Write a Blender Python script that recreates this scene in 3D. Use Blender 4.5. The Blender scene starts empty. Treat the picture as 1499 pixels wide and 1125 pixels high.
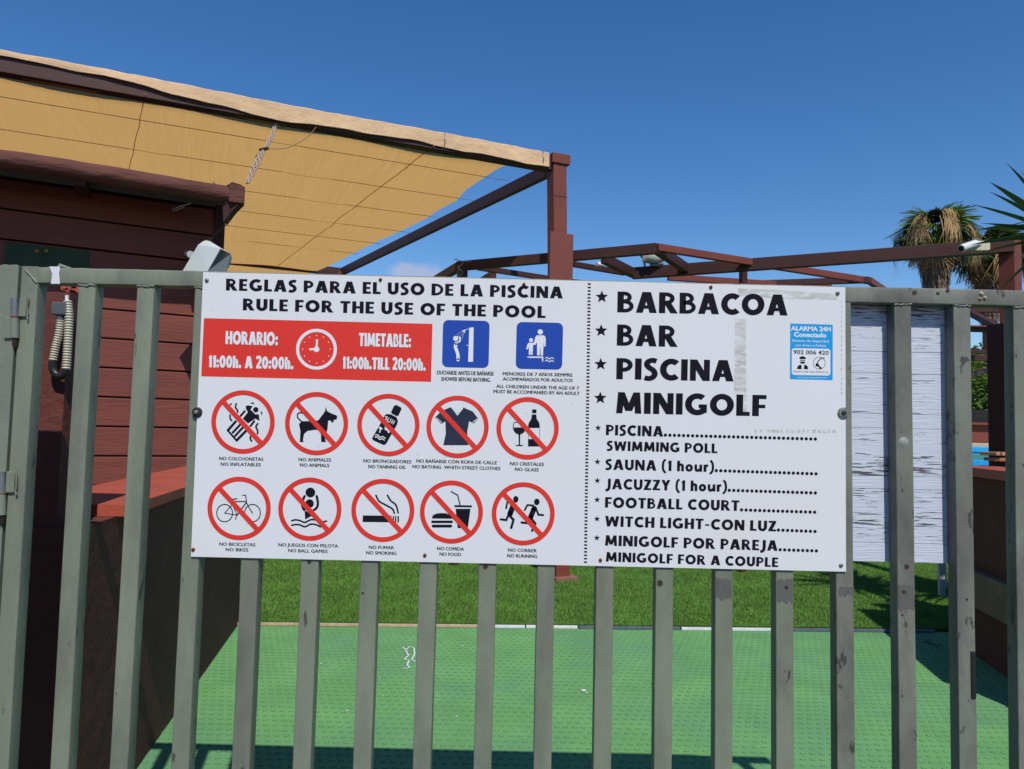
import bpy, bmesh, math, random
import numpy as np
from mathutils import Vector, Matrix, Quaternion
random.seed(7); RNG = np.random.default_rng(7)
S = bpy.context.scene
C = bpy.context.collection
R = math.radians

# ------------------------------------------------------------------ camera
H = 1.24; D = 1.70; F = 1080.0
PITCH, ROLL = R(3.447), R(1.356)
_rt0 = Vector((1, 0, 0)); _up0 = Vector((0, -math.sin(PITCH), math.cos(PITCH)))
FW = Vector((0, math.cos(PITCH), math.sin(PITCH)))
RT = _rt0 * math.cos(ROLL) + _up0 * math.sin(ROLL)
UP = -_rt0 * math.sin(ROLL) + _up0 * math.cos(ROLL)
cam_data = bpy.data.cameras.new('camera'); cam = bpy.data.objects.new('camera', cam_data); C.objects.link(cam)
cam.matrix_world = Matrix(((RT.x, UP.x, -FW.x, 0), (RT.y, UP.y, -FW.y, 0), (RT.z, UP.z, -FW.z, H), (0, 0, 0, 1)))
cam_data.sensor_width = 36; cam_data.lens = 36 * F / 1499; cam_data.clip_start = 0.02; cam_data.clip_end = 5000
S.camera = cam
# ------------------------------------------------------------------ light
SX, SY = 0.18, -0.75                      # towards the sun, per metre of height
sun_dir = Vector((SX, SY, 1)).normalized()
EL = math.asin(sun_dir.z); AZ = math.atan2(sun_dir.x, sun_dir.y)
w = bpy.data.worlds.new('World'); S.world = w; w.use_nodes = True
nt = w.node_tree; nt.nodes.clear()
out = nt.nodes.new('ShaderNodeOutputWorld'); bg = nt.nodes.new('ShaderNodeBackground')
sky = nt.nodes.new('ShaderNodeTexSky'); sky.sky_type = 'NISHITA'; sky.sun_disc = False
sky.sun_elevation = EL; sky.sun_rotation = AZ
sky.air_density = 1.0; sky.dust_density = 0.0; sky.ozone_density = 3.0; sky.altitude = 100
bg.inputs['Strength'].default_value = 0.115
# one small fair-weather cloud low over the horizon
tc = nt.nodes.new('ShaderNodeTexCoord')
def cloud(direction, sx, sz, seed):
    sub = nt.nodes.new('ShaderNodeVectorMath'); sub.operation = 'SUBTRACT'; sub.inputs[1].default_value = direction
    nt.links.new(tc.outputs['Generated'], sub.inputs[0])
    mul = nt.nodes.new('ShaderNodeVectorMath'); mul.operation = 'MULTIPLY'; mul.inputs[1].default_value = (1 / sx, 1 / sx, 1 / sz)
    nt.links.new(sub.outputs[0], mul.inputs[0])
    ln = nt.nodes.new('ShaderNodeVectorMath'); ln.operation = 'LENGTH'; nt.links.new(mul.outputs[0], ln.inputs[0])
    no = nt.nodes.new('ShaderNodeTexNoise'); no.inputs['Scale'].default_value = 38; no.inputs['Detail'].default_value = 6
    nt.links.new(tc.outputs['Generated'], no.inputs['Vector'])
    a = nt.nodes.new('ShaderNodeMath'); a.operation = 'MULTIPLY_ADD'; a.inputs[1].default_value = 1.5; a.inputs[2].default_value = -0.75
    nt.links.new(no.outputs['Fac'], a.inputs[0])
    s = nt.nodes.new('ShaderNodeMath'); s.operation = 'ADD'
    nt.links.new(ln.outputs['Value'], s.inputs[0]); nt.links.new(a.outputs[0], s.inputs[1])
    mr = nt.nodes.new('ShaderNodeMapRange'); mr.inputs['From Min'].default_value = 1.05; mr.inputs['From Max'].default_value = 0.55
    mr.inputs['To Min'].default_value = 0; mr.inputs['To Max'].default_value = 0.75
    nt.links.new(s.outputs[0], mr.inputs['Value'])
    return mr
def ray(x, y):
    return FW + RT * ((x - 749.5) / F) - UP * ((y - 562.5) / F)
cl = cloud(ray(612, 402).normalized(), 0.042, 0.016, 1)
mixc = nt.nodes.new('ShaderNodeMixRGB'); nt.links.new(cl.outputs[0], mixc.inputs['Fac'])
mixc.inputs['Color2'].default_value = (3.9, 4.3, 5.9, 1)
hsv = nt.nodes.new('ShaderNodeHueSaturation'); hsv.inputs['Saturation'].default_value = 1.29; hsv.inputs['Hue'].default_value = 0.506; hsv.inputs['Value'].default_value = 1.08
nt.links.new(sky.outputs[0], hsv.inputs['Color'])
nt.links.new(hsv.outputs[0], mixc.inputs['Color1']); nt.links.new(mixc.outputs[0], bg.inputs['Color'])
nt.links.new(bg.outputs[0], out.inputs['Surface'])
sd = bpy.data.lights.new('sun', 'SUN'); sd.energy = 4.7; sd.angle = R(0.53); sd.color = (1.0, 0.95, 0.87)
so = bpy.data.objects.new('sun', sd); C.objects.link(so); so.location = (2, -6, 9)
so.rotation_euler = sun_dir.to_track_quat('Z', 'Y').to_euler()
S.view_settings.view_transform = 'Standard'; S.view_settings.look = 'None'; S.view_settings.exposure = 0.0; S.view_settings.gamma = 1
S.view_settings.use_curve_mapping = False

# ------------------------------------------------------------------ measuring helpers (reference pixel -> metres)
def at_z(x, y, z):
    d = ray(x, y); t = (z - H) / d.z
    return Vector((0, 0, H)) + d * t
def at_y(x, y, Y):
    d = ray(x, y); return Vector((0, 0, H)) + d * (Y / d.y)

# ------------------------------------------------------------------ materials
MATS = {}; ALB = 0.80      # overall reflectance calibration
def mat(name, col, rough=0.6, var=0.12, vscale=6.0, bump=0.0, bscale=60.0, chip=None, chip_amt=0.0, chip_scale=9.0,
        metallic=0.0, spec=0.3, stretch=(1, 1, 1), dirt=None, dirt_amt=0.0, dirt_scale=2.0, translucent=0.0, coat=0.0, rotz=0.0):
    col = tuple(c * ALB for c in col[:3]); dirt = dirt and tuple(c * ALB for c in dirt); chip = chip and tuple(c * ALB for c in chip)
    m = bpy.data.materials.new(name); m.use_nodes = True
    t = m.node_tree; b = t.nodes['Principled BSDF']
    b.inputs['Roughness'].default_value = rough; b.inputs['Metallic'].default_value = metallic
    b.inputs['Specular IOR Level'].default_value = spec; b.inputs['Coat Weight'].default_value = coat
    co = t.nodes.new('ShaderNodeTexCoord'); mp = t.nodes.new('ShaderNodeMapping')
    mp.inputs['Scale'].default_value = stretch
    pr_ = t.nodes.new('ShaderNodeMapping'); pr_.inputs['Rotation'].default_value = (0, 0, rotz)
    t.links.new(co.outputs['Object'], pr_.inputs['Vector']); t.links.new(pr_.outputs[0], mp.inputs['Vector'])
    vec = mp.outputs[0]
    def noise(scale, detail=5, rough_=0.6):
        n = t.nodes.new('ShaderNodeTexNoise'); n.inputs['Scale'].default_value = scale
        n.inputs['Detail'].default_value = detail; n.inputs['Roughness'].default_value = rough_
        t.links.new(vec, n.inputs['Vector']); return n
    n = noise(vscale)
    mr = t.nodes.new('ShaderNodeMapRange'); mr.inputs['From Min'].default_value = 0.3; mr.inputs['From Max'].default_value = 0.7
    mr.inputs['To Min'].default_value = 1 - var; mr.inputs['To Max'].default_value = 1 + var
    t.links.new(n.outputs['Fac'], mr.inputs['Value'])
    mu = t.nodes.new('ShaderNodeVectorMath'); mu.operation = 'SCALE'; mu.inputs[0].default_value = col[:3]
    t.links.new(mr.outputs[0], mu.inputs['Scale'])
    c = mu.outputs[0]
    def over(c, col2, scale, lo, hi, amt, detail=6):
        nn = noise(scale, detail, 0.65)
        r = t.nodes.new('ShaderNodeMapRange'); r.inputs['From Min'].default_value = lo; r.inputs['From Max'].default_value = hi
        r.inputs['To Max'].default_value = amt; t.links.new(nn.outputs['Fac'], r.inputs['Value'])
        mx = t.nodes.new('ShaderNodeMixRGB'); mx.inputs['Color2'].default_value = (*col2, 1)
        t.links.new(r.outputs[0], mx.inputs['Fac']); t.links.new(c, mx.inputs['Color1']); return mx.outputs[0]
    if dirt: c = over(c, dirt, dirt_scale, 0.45, 0.75, dirt_amt)
    if chip: c = over(c, chip, chip_scale, 0.72 - chip_amt * 0.2, 0.75 - chip_amt * 0.2, 0.85)
    t.links.new(c, b.inputs['Base Color'])
    if bump:
        nb = noise(bscale, 6, 0.6); bp = t.nodes.new('ShaderNodeBump'); bp.inputs['Strength'].default_value = 1.0
        bp.inputs['Distance'].default_value = bump
        t.links.new(nb.outputs['Fac'], bp.inputs['Height']); t.links.new(bp.outputs[0], b.inputs['Normal'])
    if translucent:
        tr = t.nodes.new('ShaderNodeBsdfTranslucent'); t.links.new(c, tr.inputs['Color'])
        ms = t.nodes.new('ShaderNodeMixShader'); ms.inputs[0].default_value = translucent
        t.links.new(b.outputs[0], ms.inputs[1]); t.links.new(tr.outputs[0], ms.inputs[2])
        t.links.new(ms.outputs[0], t.nodes['Material Output'].inputs['Surface'])
    MATS[name] = m
    return m
gate_m = mat('gate_paint', (.215, .235, .175), .48, .13, 5, .0010, 110, chip=(.05, .05, .045), chip_amt=.40, chip_scale=22, dirt=(.11, .11, .10), dirt_amt=.8, dirt_scale=7, stretch=(1, 1, .35))
gate_old = mat('gate_paint_worn', (.19, .20, .165), .52, .18, 9, .0018, 70, chip=(.05, .045, .04), chip_amt=.62, chip_scale=26, dirt=(.10, .095, .09), dirt_amt=1.0, dirt_scale=8, stretch=(1, 1, .45))
post_m = mat('post_paint', (.205, .23, .185), .45, .10, 7, .0008, 90, chip=(.07, .07, .06), chip_amt=.15, chip_scale=20, dirt=(.15, .14, .10), dirt_amt=.5)
steel = mat('worn_steel', (.22, .23, .24), .45, .2, 20, .0006, 90, metallic=.6)
zinc = mat('zinc_washer', (.30, .31, .29), .45, .1, 30, metallic=.7)
rust = mat('rust', (.22, .075, .02), .85, .3, 40, .001, 80)
darkm = mat('dark_bolt', (.035, .025, .02), .5, .3, 60)
white_board = mat('sign_white', (.74, .755, .785), .45, .015, 2.0, .00015, 15, dirt=(.76, .66, .55), dirt_amt=.45, dirt_scale=1.6, chip=(.42, .40, .38), chip_amt=-.2, chip_scale=70)
ink = mat('black_print', (.010, .009, .016), .7, .25, 30, spec=.08)
red_ink = mat('red_print', (.74, .036, .022), .5, .05, 9, spec=.3)
blue_ink = mat('blue_print', (.014, .065, .40), .35, .04, 9)
white_ink = mat('white_print', (.78, .79, .82), .35, .02, 9)
adhesive = mat('tape_residue', (.56, .56, .54), .8, .25, 40, .0003, 150, chip=(.74, .75, .77), chip_amt=.9, chip_scale=60, stretch=(.35, 1, 1.3))
stick_blue = mat('sticker_blue', (.01, .33, .72), .3, .03, 9)
tape_m = mat('white_tape', (.72, .72, .78), .3, .04, 20, .0008, 50)
mat_green = mat('green_rubber', (.150, .365, .125), .8, .14, 3.5, .0022, 70, spec=.25, dirt=(.12, .29, .17), dirt_amt=.8, dirt_scale=1.3, chip=(.34, .45, .30), chip_amt=.10, chip_scale=26)
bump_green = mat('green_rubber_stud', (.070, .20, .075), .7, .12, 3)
lawn_base = mat('turf_backing', (.07, .15, .025), .95, .3, 20)
blade_m = mat('turf_blade', (.135, .31, .042), .55, .30, 3.0, dirt=(.24, .38, .08), dirt_amt=.7, dirt_scale=60, translucent=.25)
earth = mat('earth', (.13, .10, .075), .95, .2, 1.5, .01, 12)
pave = mat('pavement_grey', (.085, .083, .08), .9, .12, 4, .002, 60)
wood_red = mat('red_brown_boards', (.205, .052, .036), .6, .14, 7, .003, 26, stretch=(.18, .5, 2.6), dirt=(.13, .04, .03), dirt_amt=.7, dirt_scale=4, chip=(.30, .16, .11), chip_amt=.1, chip_scale=14)
wood_log = mat('log_paint', (.13, .048, .036), .85, .3, 6, .014, 16, stretch=(.25, 1, 2))
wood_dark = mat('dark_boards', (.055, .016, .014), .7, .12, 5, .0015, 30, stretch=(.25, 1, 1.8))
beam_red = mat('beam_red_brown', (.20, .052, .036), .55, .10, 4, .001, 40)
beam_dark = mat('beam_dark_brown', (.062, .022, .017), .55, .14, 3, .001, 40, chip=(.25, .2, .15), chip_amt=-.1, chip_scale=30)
stucco = mat('brown_stucco', (.135, .039, .029), .8, .14, 5, .006, 40)
stucco_r = mat('rust_brown_render', (.12, .035, .022), .85, .25, 3, .006, 30)
coping_m = mat('red_coping', (.44, .088, .052), .6, .12, 6, .004, 26, dirt=(.28, .07, .05), dirt_amt=.7, dirt_scale=5, chip=(.5, .3, .22), chip_amt=.15, chip_scale=18)
cloth_m = mat('shade_cloth', (.80, .47, .155), .9, .08, 16, .0005, 60, stretch=(5, .12, 1), translucent=.62, rotz=R(-22), dirt=(.68, .38, .12), dirt_amt=.35, dirt_scale=8)
flap_m = mat('cloth_hem', (.72, .49, .29), .9, .12, 7, .010, 16, stretch=(.6, 1, 1))
seam_m = mat('cloth_seam', (.55, .30, .09), .9, .15, 30, translucent=.55)
cable_m = mat('wire', (.24, .17, .08), .5, .1, 30)
rope_m = mat('rope', (.42, .33, .30), .9, .2, 60)
speaker_m = mat('speaker_plastic', (.60, .66, .66), .45, .03, 5)
grille_m = mat('speaker_grille', (.12, .15, .16), .6, .06, 5)
cctv_m = mat('cctv_white', (.72, .73, .74), .35, .03, 9)
cream_m = mat('cream_plastic', (.62, .60, .42), .5, .08, 9)
black_m = mat('black_plastic_and_shadow', (.02, .02, .022), .4, .1, 9)
hose_m = mat('cream_hose', (.60, .56, .43), .5, .08, 30)
box_grey = mat('grey_box', (.10, .11, .12), .5, .1, 30)
orange_m = mat('terracotta', (.52, .17, .07), .75, .15, 12)
pool_rim = mat('pool_rim_blue', (.02, .36, .80), .3, .04, 4)
water_m = mat('pool_water', (.06, .34, .30), .3, .2, 5, .01, 6, spec=.12)
fence_blk = mat('black_fence', (.018, .017, .017), .6, .2, 6)
leaf_dark = mat('palm_leaf', (.060, .10, .03), .5, .3, 2.5, translucent=.2)
leaf_yel = mat('shrub_leaf', (.13, .22, .035), .5, .4, 2.0, translucent=.25)
dead_m = mat('dead_frond', (.42, .27, .12), .9, .35, 3)
skirt_m = mat('old_skirt', (.20, .14, .10), .95, .35, 4)
trunk_m = mat('trunk_bark', (.16, .13, .11), .95, .25, 8, .02, 12)
yucca_m = mat('yucca_leaf', (.050, .115, .035), .38, .15, 4, translucent=.12)
grey_beam = mat('weathered_beam', (.21, .115, .085), .85, .25, 8, .003, 40, dirt=(.2, .16, .11), dirt_amt=.4)
edge_tan = mat('edging_tan', (.50, .38, .26), .6, .2, 30)
edge_white = mat('edging_white', (.72, .73, .75), .35, .1, 30)
edge_grey = mat('edging_grey', (.11, .13, .17), .4, .2, 30)
lounge_m = mat('white_plastic', (.62, .62, .60), .5, .08, 9)

# peeling white board
def peel_material(name, lo, hi):
    m = bpy.data.materials.new(name); m.use_nodes = True
    t = m.node_tree; b = t.nodes['Principled BSDF']; b.inputs['Roughness'].default_value = .55
    co = t.nodes.new('ShaderNodeTexCoord')
    def noise(sc, stretch, det=4):
        mp = t.nodes.new('ShaderNodeMapping'); mp.inputs['Scale'].default_value = stretch
        t.links.new(co.outputs['Object'], mp.inputs['Vector'])
        n = t.nodes.new('ShaderNodeTexNoise'); n.inputs['Scale'].default_value = sc; n.inputs['Detail'].default_value = det
        n.inputs['Roughness'].default_value = .55; t.links.new(mp.outputs[0], n.inputs['Vector']); return n
    crack = noise(15, (1, 1, 19), 4); patch = noise(3.2, (.35, 1, 3.2), 2)
    a = t.nodes.new('ShaderNodeMath'); a.operation = 'MULTIPLY_ADD'; a.inputs[1].default_value = .62; 
    t.links.new(patch.outputs['Fac'], a.inputs[0]); t.links.new(crack.outputs['Fac'], a.inputs[2])
    r = t.nodes.new('ShaderNodeMapRange'); r.inputs['From Min'].default_value = lo; r.inputs['From Max'].default_value = hi
    t.links.new(a.outputs[0], r.inputs['Value'])
    mx = t.nodes.new('ShaderNodeMixRGB'); mx.inputs['Color1'].default_value = (.47, .50, .59, 1); mx.inputs['Color2'].default_value = (.07, .075, .09, 1)
    t.links.new(r.outputs[0], mx.inputs['Fac'])
    t.links.new(mx.outputs[0], b.inputs['Base Color'])
    bp = t.nodes.new('ShaderNodeBump'); bp.inputs['Strength'].default_value = 1; bp.inputs['Distance'].default_value = .0016
    t.links.new(crack.outputs['Fac'], bp.inputs['Height']); t.links.new(bp.outputs[0], b.inputs['Normal'])
    return m
peel = peel_material('peeling_white_paint', .905, .935); peel_s = peel_material('sound_white_paint', 1.05, 1.15)

# ------------------------------------------------------------------ object helpers
ORG = {}
def tag(o, label=None, cat=None, group=None, kind=None):
    if label: o['label'] = label
    if cat: o['category'] = cat
    if group: o['group'] = group
    if kind: o['kind'] = kind
    return o
def empty(name, loc, label, cat, group=None):
    o = bpy.data.objects.new(name, None); C.objects.link(o); o.location = loc; o.empty_display_size = .1
    ORG[o.name] = Vector(loc); return tag(o, label, cat, group)
class MB:
    def __init__(s): s.v = []; s.f = []; s.smooth = []
    def face_set(s, vs, fs, smooth=False):
        b = len(s.v); s.v += [tuple(v) for v in vs]
        for f in fs: s.f.append(tuple(i + b for i in f)); s.smooth.append(smooth)
    def box(s, c, size, rot=None, bev=0.0):
        """oriented box with optional chamfered long edges"""
        hx, hy, hz = [a / 2 for a in size]
        if bev <= 0:
            pts = [(-hx, -hy, -hz), (hx, -hy, -hz), (hx, hy, -hz), (-hx, hy, -hz), (-hx, -hy, hz), (hx, -hy, hz), (hx, hy, hz), (-hx, hy, hz)]
            fs = [(0, 3, 2, 1), (4, 5, 6, 7), (0, 1, 5, 4), (1, 2, 6, 5), (2, 3, 7, 6), (3, 0, 4, 7)]
        else:
            bm = bmesh.new(); bmesh.ops.create_cube(bm, size=1)
            for v in bm.verts: v.co = Vector((v.co.x * size[0], v.co.y * size[1], v.co.z * size[2]))
            bmesh.ops.bevel(bm, geom=bm.edges[:], offset=bev, segments=2, profile=.6, affect='EDGES')
            pts = [v.co.copy() for v in bm.verts]; bm.verts.index_update(); fs = [tuple(v.index for v in f.verts) for f in bm.faces]; bm.free()
        M = rot if rot is not None else Matrix.Identity(3)
        c = Vector(c)
        s.face_set([c + M @ Vector(p) for p in pts], fs)
    def beam(s, p0, p1, w_, h_, bev=0.0, up=Vector((0, 0, 1))):
        p0 = Vector(p0); p1 = Vector(p1); d = (p1 - p0); L = d.length; d.normalize()
        side = up.cross(d)
        if side.length < 1e-4: side = Vector((1, 0, 0))
        side.normalize(); u = d.cross(side)
        M = Matrix((d, side, u)).transposed()
        s.box((p0 + p1) / 2, (L, w_, h_), M, bev)
    def tube(s, pts, r, n=8, cap=True, radii=None):
        pts = [Vector(p) for p in pts]; rings = []
        prev = None
        for i, p in enumerate(pts):
            d = (pts[min(i + 1, len(pts) - 1)] - pts[max(i - 1, 0)]).normalized()
            if prev is None:
                a = d.orthogonal().normalized()
            else:
                a = (prev - d * prev.dot(d)).normalized()
            prev = a; b = d.cross(a); rr = radii[i] if radii else r
            rings.append([p + (a * math.cos(2 * math.pi * k / n) + b * math.sin(2 * math.pi * k / n)) * rr for k in range(n)])
        vs = [v for ring in rings for v in ring]; fs = []
        for i in range(len(rings) - 1):
            for k in range(n):
                fs.append((i * n + k, i * n + (k + 1) % n, (i + 1) * n + (k + 1) % n, (i + 1) * n + k))
        s.face_set(vs, fs, True)
        if cap: s.face_set(rings[0], [tuple(range(n))[::-1]]); s.face_set(rings[-1], [tuple(range(n))])
    def prism(s, poly, axis_vec):
        """extrude planar polygon (3D points) along a vector"""
        n = len(poly); a = [Vector(p) for p in poly]; b = [p + Vector(axis_vec) for p in a]
        s.face_set(a + b, [tuple(range(n)), tuple(range(2 * n - 1, n - 1, -1))] + [(i, i + n, (i + 1) % n + n, (i + 1) % n) for i in range(n)])
    def build(s, name, material, parent=None, **kw):
        org = ORG[parent.name] if parent is not None else kw.pop('org', Vector((0, 0, 0)))
        me = bpy.data.meshes.new(name); me.from_pydata([(v[0] - org[0], v[1] - org[1], v[2] - org[2]) for v in s.v], [], s.f)
        if any(s.smooth): me.polygons.foreach_set('use_smooth', s.smooth)
        me.materials.append(material)
        fix = kw.pop('fix', True)
        if fix:
            bm = bmesh.new(); bm.from_mesh(me); bmesh.ops.recalc_face_normals(bm, faces=bm.faces[:]); bm.to_mesh(me); bm.free()
        o = bpy.data.objects.new(name, me); C.objects.link(o)
        if parent is not None: o.parent = parent
        else: o.location = org
        ORG[o.name] = Vector(org)
        return tag(o, **kw)

# ------------------------------------------------------------------ the setting: ground
g = MB(); g.face_set([(-400, -400, -.06), (400, -400, -.06), (400, 400, -.06), (-400, 400, -.06)], [(0, 1, 2, 3)]); g.build('ground', earth, kind='structure')
g = MB(); g.box((0, -1.2, -.03), (14, 5.0, .05)); g.build('pavement', pave, kind='structure')
EL0, EL1 = Vector((-1.663, 4.617, 0)), Vector((2.833, 4.836, 0))
eslope = (EL1.y - EL0.y) / (EL1.x - EL0.x)
def edge_y(x): return EL0.y + (x - EL0.x) * eslope
# rubber covered floor with raised studs
g = MB(); g.prism([(-1.75, 1.31, -.05), (3.2, 1.31, -.05), (3.2, edge_y(3.2), -.05), (-1.75, edge_y(-1.75), -.05)], (0, 0, .05))
floor = g.build('floor', mat_green, kind='structure')
vs, fs = [], []
px_ = .038
yy = 2.3; row = 0
fm = []
while yy < 4.83:
    xx = -1.7 + (px_ / 2 if row % 2 else 0)
    while xx < 2.95:
        if yy < edge_y(xx) - .02 and xx > -1.35 - (yy - 2.7) * .18:
            a = .0115 * random.uniform(.9, 1.08); bx = .0100; b = len(vs); h = .0022 + random.uniform(-.0006, .0006)
            cx = xx + random.uniform(-.0015, .0015); cy = yy + random.uniform(-.0015, .0015)
            for sc_, zz in ((1, .0003), (.72, h)):
                for k in range(8):
                    an = k * math.pi / 4; vs.append((cx + a * sc_ * math.cos(an), cy + bx * sc_ * math.sin(an), zz))
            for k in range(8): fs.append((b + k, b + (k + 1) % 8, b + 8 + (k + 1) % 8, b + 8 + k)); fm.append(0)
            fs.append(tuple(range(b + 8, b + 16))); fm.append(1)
        xx += px_
    yy += .051; row += 1
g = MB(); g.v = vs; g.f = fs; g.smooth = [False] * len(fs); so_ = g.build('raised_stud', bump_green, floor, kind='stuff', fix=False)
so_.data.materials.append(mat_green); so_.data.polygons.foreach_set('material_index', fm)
# white paint scribble and droppings on the floor
def floor_pt(x, y, dz=.0012): return at_z(x, y, dz)
g = MB()
def fstroke(g, pts, wd, z=.0045):
    P = [at_z(x, y, z) for x, y in pts]
    for a, b in zip(P[:-1], P[1:]):
        d = (b - a).normalized(); n = Vector((-d.y, d.x, 0)) * wd / 2
        g.face_set([a - n, b - n, b + n, a + n], [(0, 1, 2, 3)])
fstroke(g, [(590, 947), (594, 951), (600, 946), (606, 948)], .008); fstroke(g, [(594, 951), (598, 959), (592, 965), (599, 966)], .008)
fstroke(g, [(606, 948), (607, 957), (603, 965), (608, 968)], .008); fstroke(g, [(597, 957), (603, 958)], .007)
fstroke(g, [(599, 966), (596, 973), (600, 977), (589, 979)], .008)
g.build('paint_mark', white_ink, floor, fix=False)
g = MB()
for (x, y, r) in [(855, 1010, .016), (677, 945, .008), (470, 971, .006), (488, 976, .006), (669, 1048, .007), (508, 1040, .006), (1306, 1047, .007), (560, 1018, .004), (556, 992, .004), (858, 1013, .008)]:
    c = at_z(x, y, .0045)
    g.face_set([c + Vector((math.cos(k * 1.05) * r * random.uniform(.6, 1.1), math.sin(k * 1.05) * r * random.uniform(.6, 1.3), 0)) for k in range(6)], [(0, 1, 2, 3, 4, 5)])
g.build('dropping', white_ink, floor, kind='stuff', fix=False)
tw = MB(); P_ = [at_z(x, y, .006) for x, y in [(1352, 940), (1358, 938), (1362, 942), (1368, 943), (1373, 947)]]; tw.tube(P_, .003, 5); tw.tube([P_[1], P_[1] + Vector((.03, .03, .002))], .002, 5); tw.tube([P_[3], P_[3] + Vector((.03, -.02, .002))], .002, 5)
o = tw.build('twig', darkm); tag(o, 'small dark dry twig lying on the green floor near the turf edge', 'twig')
# lawn
g = MB(); g.prism([(-6, edge_y(-6) + .02, -.05), (10, edge_y(10) + .02, -.05), (10, 15, -.05), (-6, 15, -.05)], (0, 0, .052)); g.build('lawn', lawn_base, kind='structure')
N = 330000
xs = RNG.uniform(-2.6, 4.2, N); u_ = RNG.uniform(0, 1, N); ys = 4.62 + (u_ ** 1.35) * 3.2
ys = np.maximum(ys, EL0.y + (xs - EL0.x) * eslope + .03)
an = RNG.uniform(0, 2 * math.pi, N); hh = RNG.uniform(.012, .026, N); wd = RNG.uniform(.0016, .0032, N)
ln_ = RNG.uniform(.2, .9, N); la = RNG.uniform(0, 2 * math.pi, N)
V = np.zeros((N, 3, 3), np.float32)
V[:, 0, 0] = xs - np.cos(an) * wd; V[:, 0, 1] = ys - np.sin(an) * wd; V[:, 0, 2] = .002
V[:, 1, 0] = xs + np.cos(an) * wd; V[:, 1, 1] = ys + np.sin(an) * wd; V[:, 1, 2] = .002
V[:, 2, 0] = xs + np.cos(la) * hh * ln_; V[:, 2, 1] = ys + np.sin(la) * hh * ln_; V[:, 2, 2] = hh
me = bpy.data.meshes.new('grass'); me.vertices.add(N * 3); me.loops.add(N * 3); me.polygons.add(N)
me.vertices.foreach_set('co', V.reshape(-1)); me.loops.foreach_set('vertex_index', np.arange(N * 3, dtype=np.int32))
me.polygons.foreach_set('loop_start', np.arange(0, N * 3, 3, dtype=np.int32)); me.update(calc_edges=True)
me.materials.append(blade_m); o = bpy.data.objects.new('grass', me); C.objects.link(o)
tag(o, 'short dense green artificial turf blades beyond the rubber floor', 'grass', kind='stuff')
# edging strip between floor and lawn
er = empty('edging_strip', (.5, edge_y(.5), 0), 'thin metal and plastic edging strip between green floor and turf', 'edging')
segs = [(-1.66, -.52, edge_tan), (-.52, -.12, edge_tan), (-.12, .12, edge_white), (.12, .45, edge_white), (.45, 1.1, edge_grey), (1.1, 1.75, edge_white), (1.75, 2.75, edge_grey)]
for i, (a, b, m_) in enumerate(segs):
    g = MB(); dy = random.uniform(-.004, .004)
    g.beam((a + .004, edge_y(a) - .014 + dy, .010), (b - .004, edge_y(b) - .014 + dy, .010), .022, .016, .002)
    g.build('strip', m_, er)
g = MB(); g.beam((-1.66, edge_y(-1.66) + .006, .006), (2.75, edge_y(2.75) + .006, .006), .012, .010); g.build('joint', darkm, er)

# ------------------------------------------------------------------ gate
gate = empty('metal_gate', (.2, D, 0), 'grey green painted steel bar gate carrying the white pool rules sign', 'gate')
BW, BD = .0400, .036
RT_Z = 1.5905; RB_Z = 1.5525
ORG_G = Vector((.2, D, 0))
bars = {1: (114, 430, 73, 1125), 2: (200, 430, 160, 1125), 3: (285, 425, 249.5, 1125), 4: (352, 835, 338.5, 1125), 5: (440, 835, 428, 1125),
        6: (528, 835, 516, 1125), 7: (614, 835, 603.5, 1125), 8: (700.5, 835, 693, 1125), 9: (786, 835, 781, 1125), 10: (872.5, 835, 869, 1125),
        11: (959.5, 835, 957.5, 1125), 12: (1047, 835, 1046.5, 1125), 13: (1135.5, 835, 1137, 1125), 14: (1223, 835, 1227, 1125),
        15: (1309, 450, 1317, 1125), 16: (1395.6, 450, 1405, 1125), 17: (1483.4, 450, 1492, 1125)}
def bar_x(i, z):
    a, b, c, d = bars[i]; p = at_y(a, b, D); q = at_y(c, d, D)
    if i >= 4 and i <= 14:   # short baseline: keep them parallel
        return p.x + (q.x - p.x) * (z - p.z) / (q.z - p.z) * .5 + (q.x - p.x) * .25
    return p.x + (q.x - p.x) * (z - p.z) / (q.z - p.z)
def rounded_bar(x0, z0, x1, z1, w_, d_, r, yf):
    """square tube standing in the gate plane, front face at y = yf, rounded corners"""
    r = .0024
    g = MB(); prof = []
    for cx, cy, a0 in ((w_ - r, d_ - r, 0), (r, d_ - r, 90), (r, r, 180), (w_ - r, r, 270)):
        for k in range(4):
            a = R(a0 + 30 * k); prof.append((cx + r * math.cos(a), cy + r * math.sin(a)))
    n = len(prof); rings = []
    K = 10
    for j in range(K + 1):
        t_ = j / K; x = x0 + (x1 - x0) * t_; z = z0 + (z1 - z0) * t_
        wob = .0 if j in (0, K) else random.uniform(-.0004, .0004)
        rings += [(x + p[0] + wob, yf + p[1], z) for p in prof]
    fs = []
    for j in range(K):
        for k in range(n): fs.append((j * n + k, j * n + (k + 1) % n, (j + 1) * n + (k + 1) % n, (j + 1) * n + k))
    g.face_set(rings, fs, True); g.face_set(rings[:n], [tuple(range(n))]); g.face_set(rings[-n:], [tuple(range(n))])
    return g
for i in range(1, 18):
    zb = .09
    g = rounded_bar(bar_x(i, zb), zb, bar_x(i, RB_Z), RB_Z - .0005, BW, BD, .0035, D)
    g.build('bar', gate_old if i in (14, 15, 16, 17) else gate_m, gate)
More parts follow.
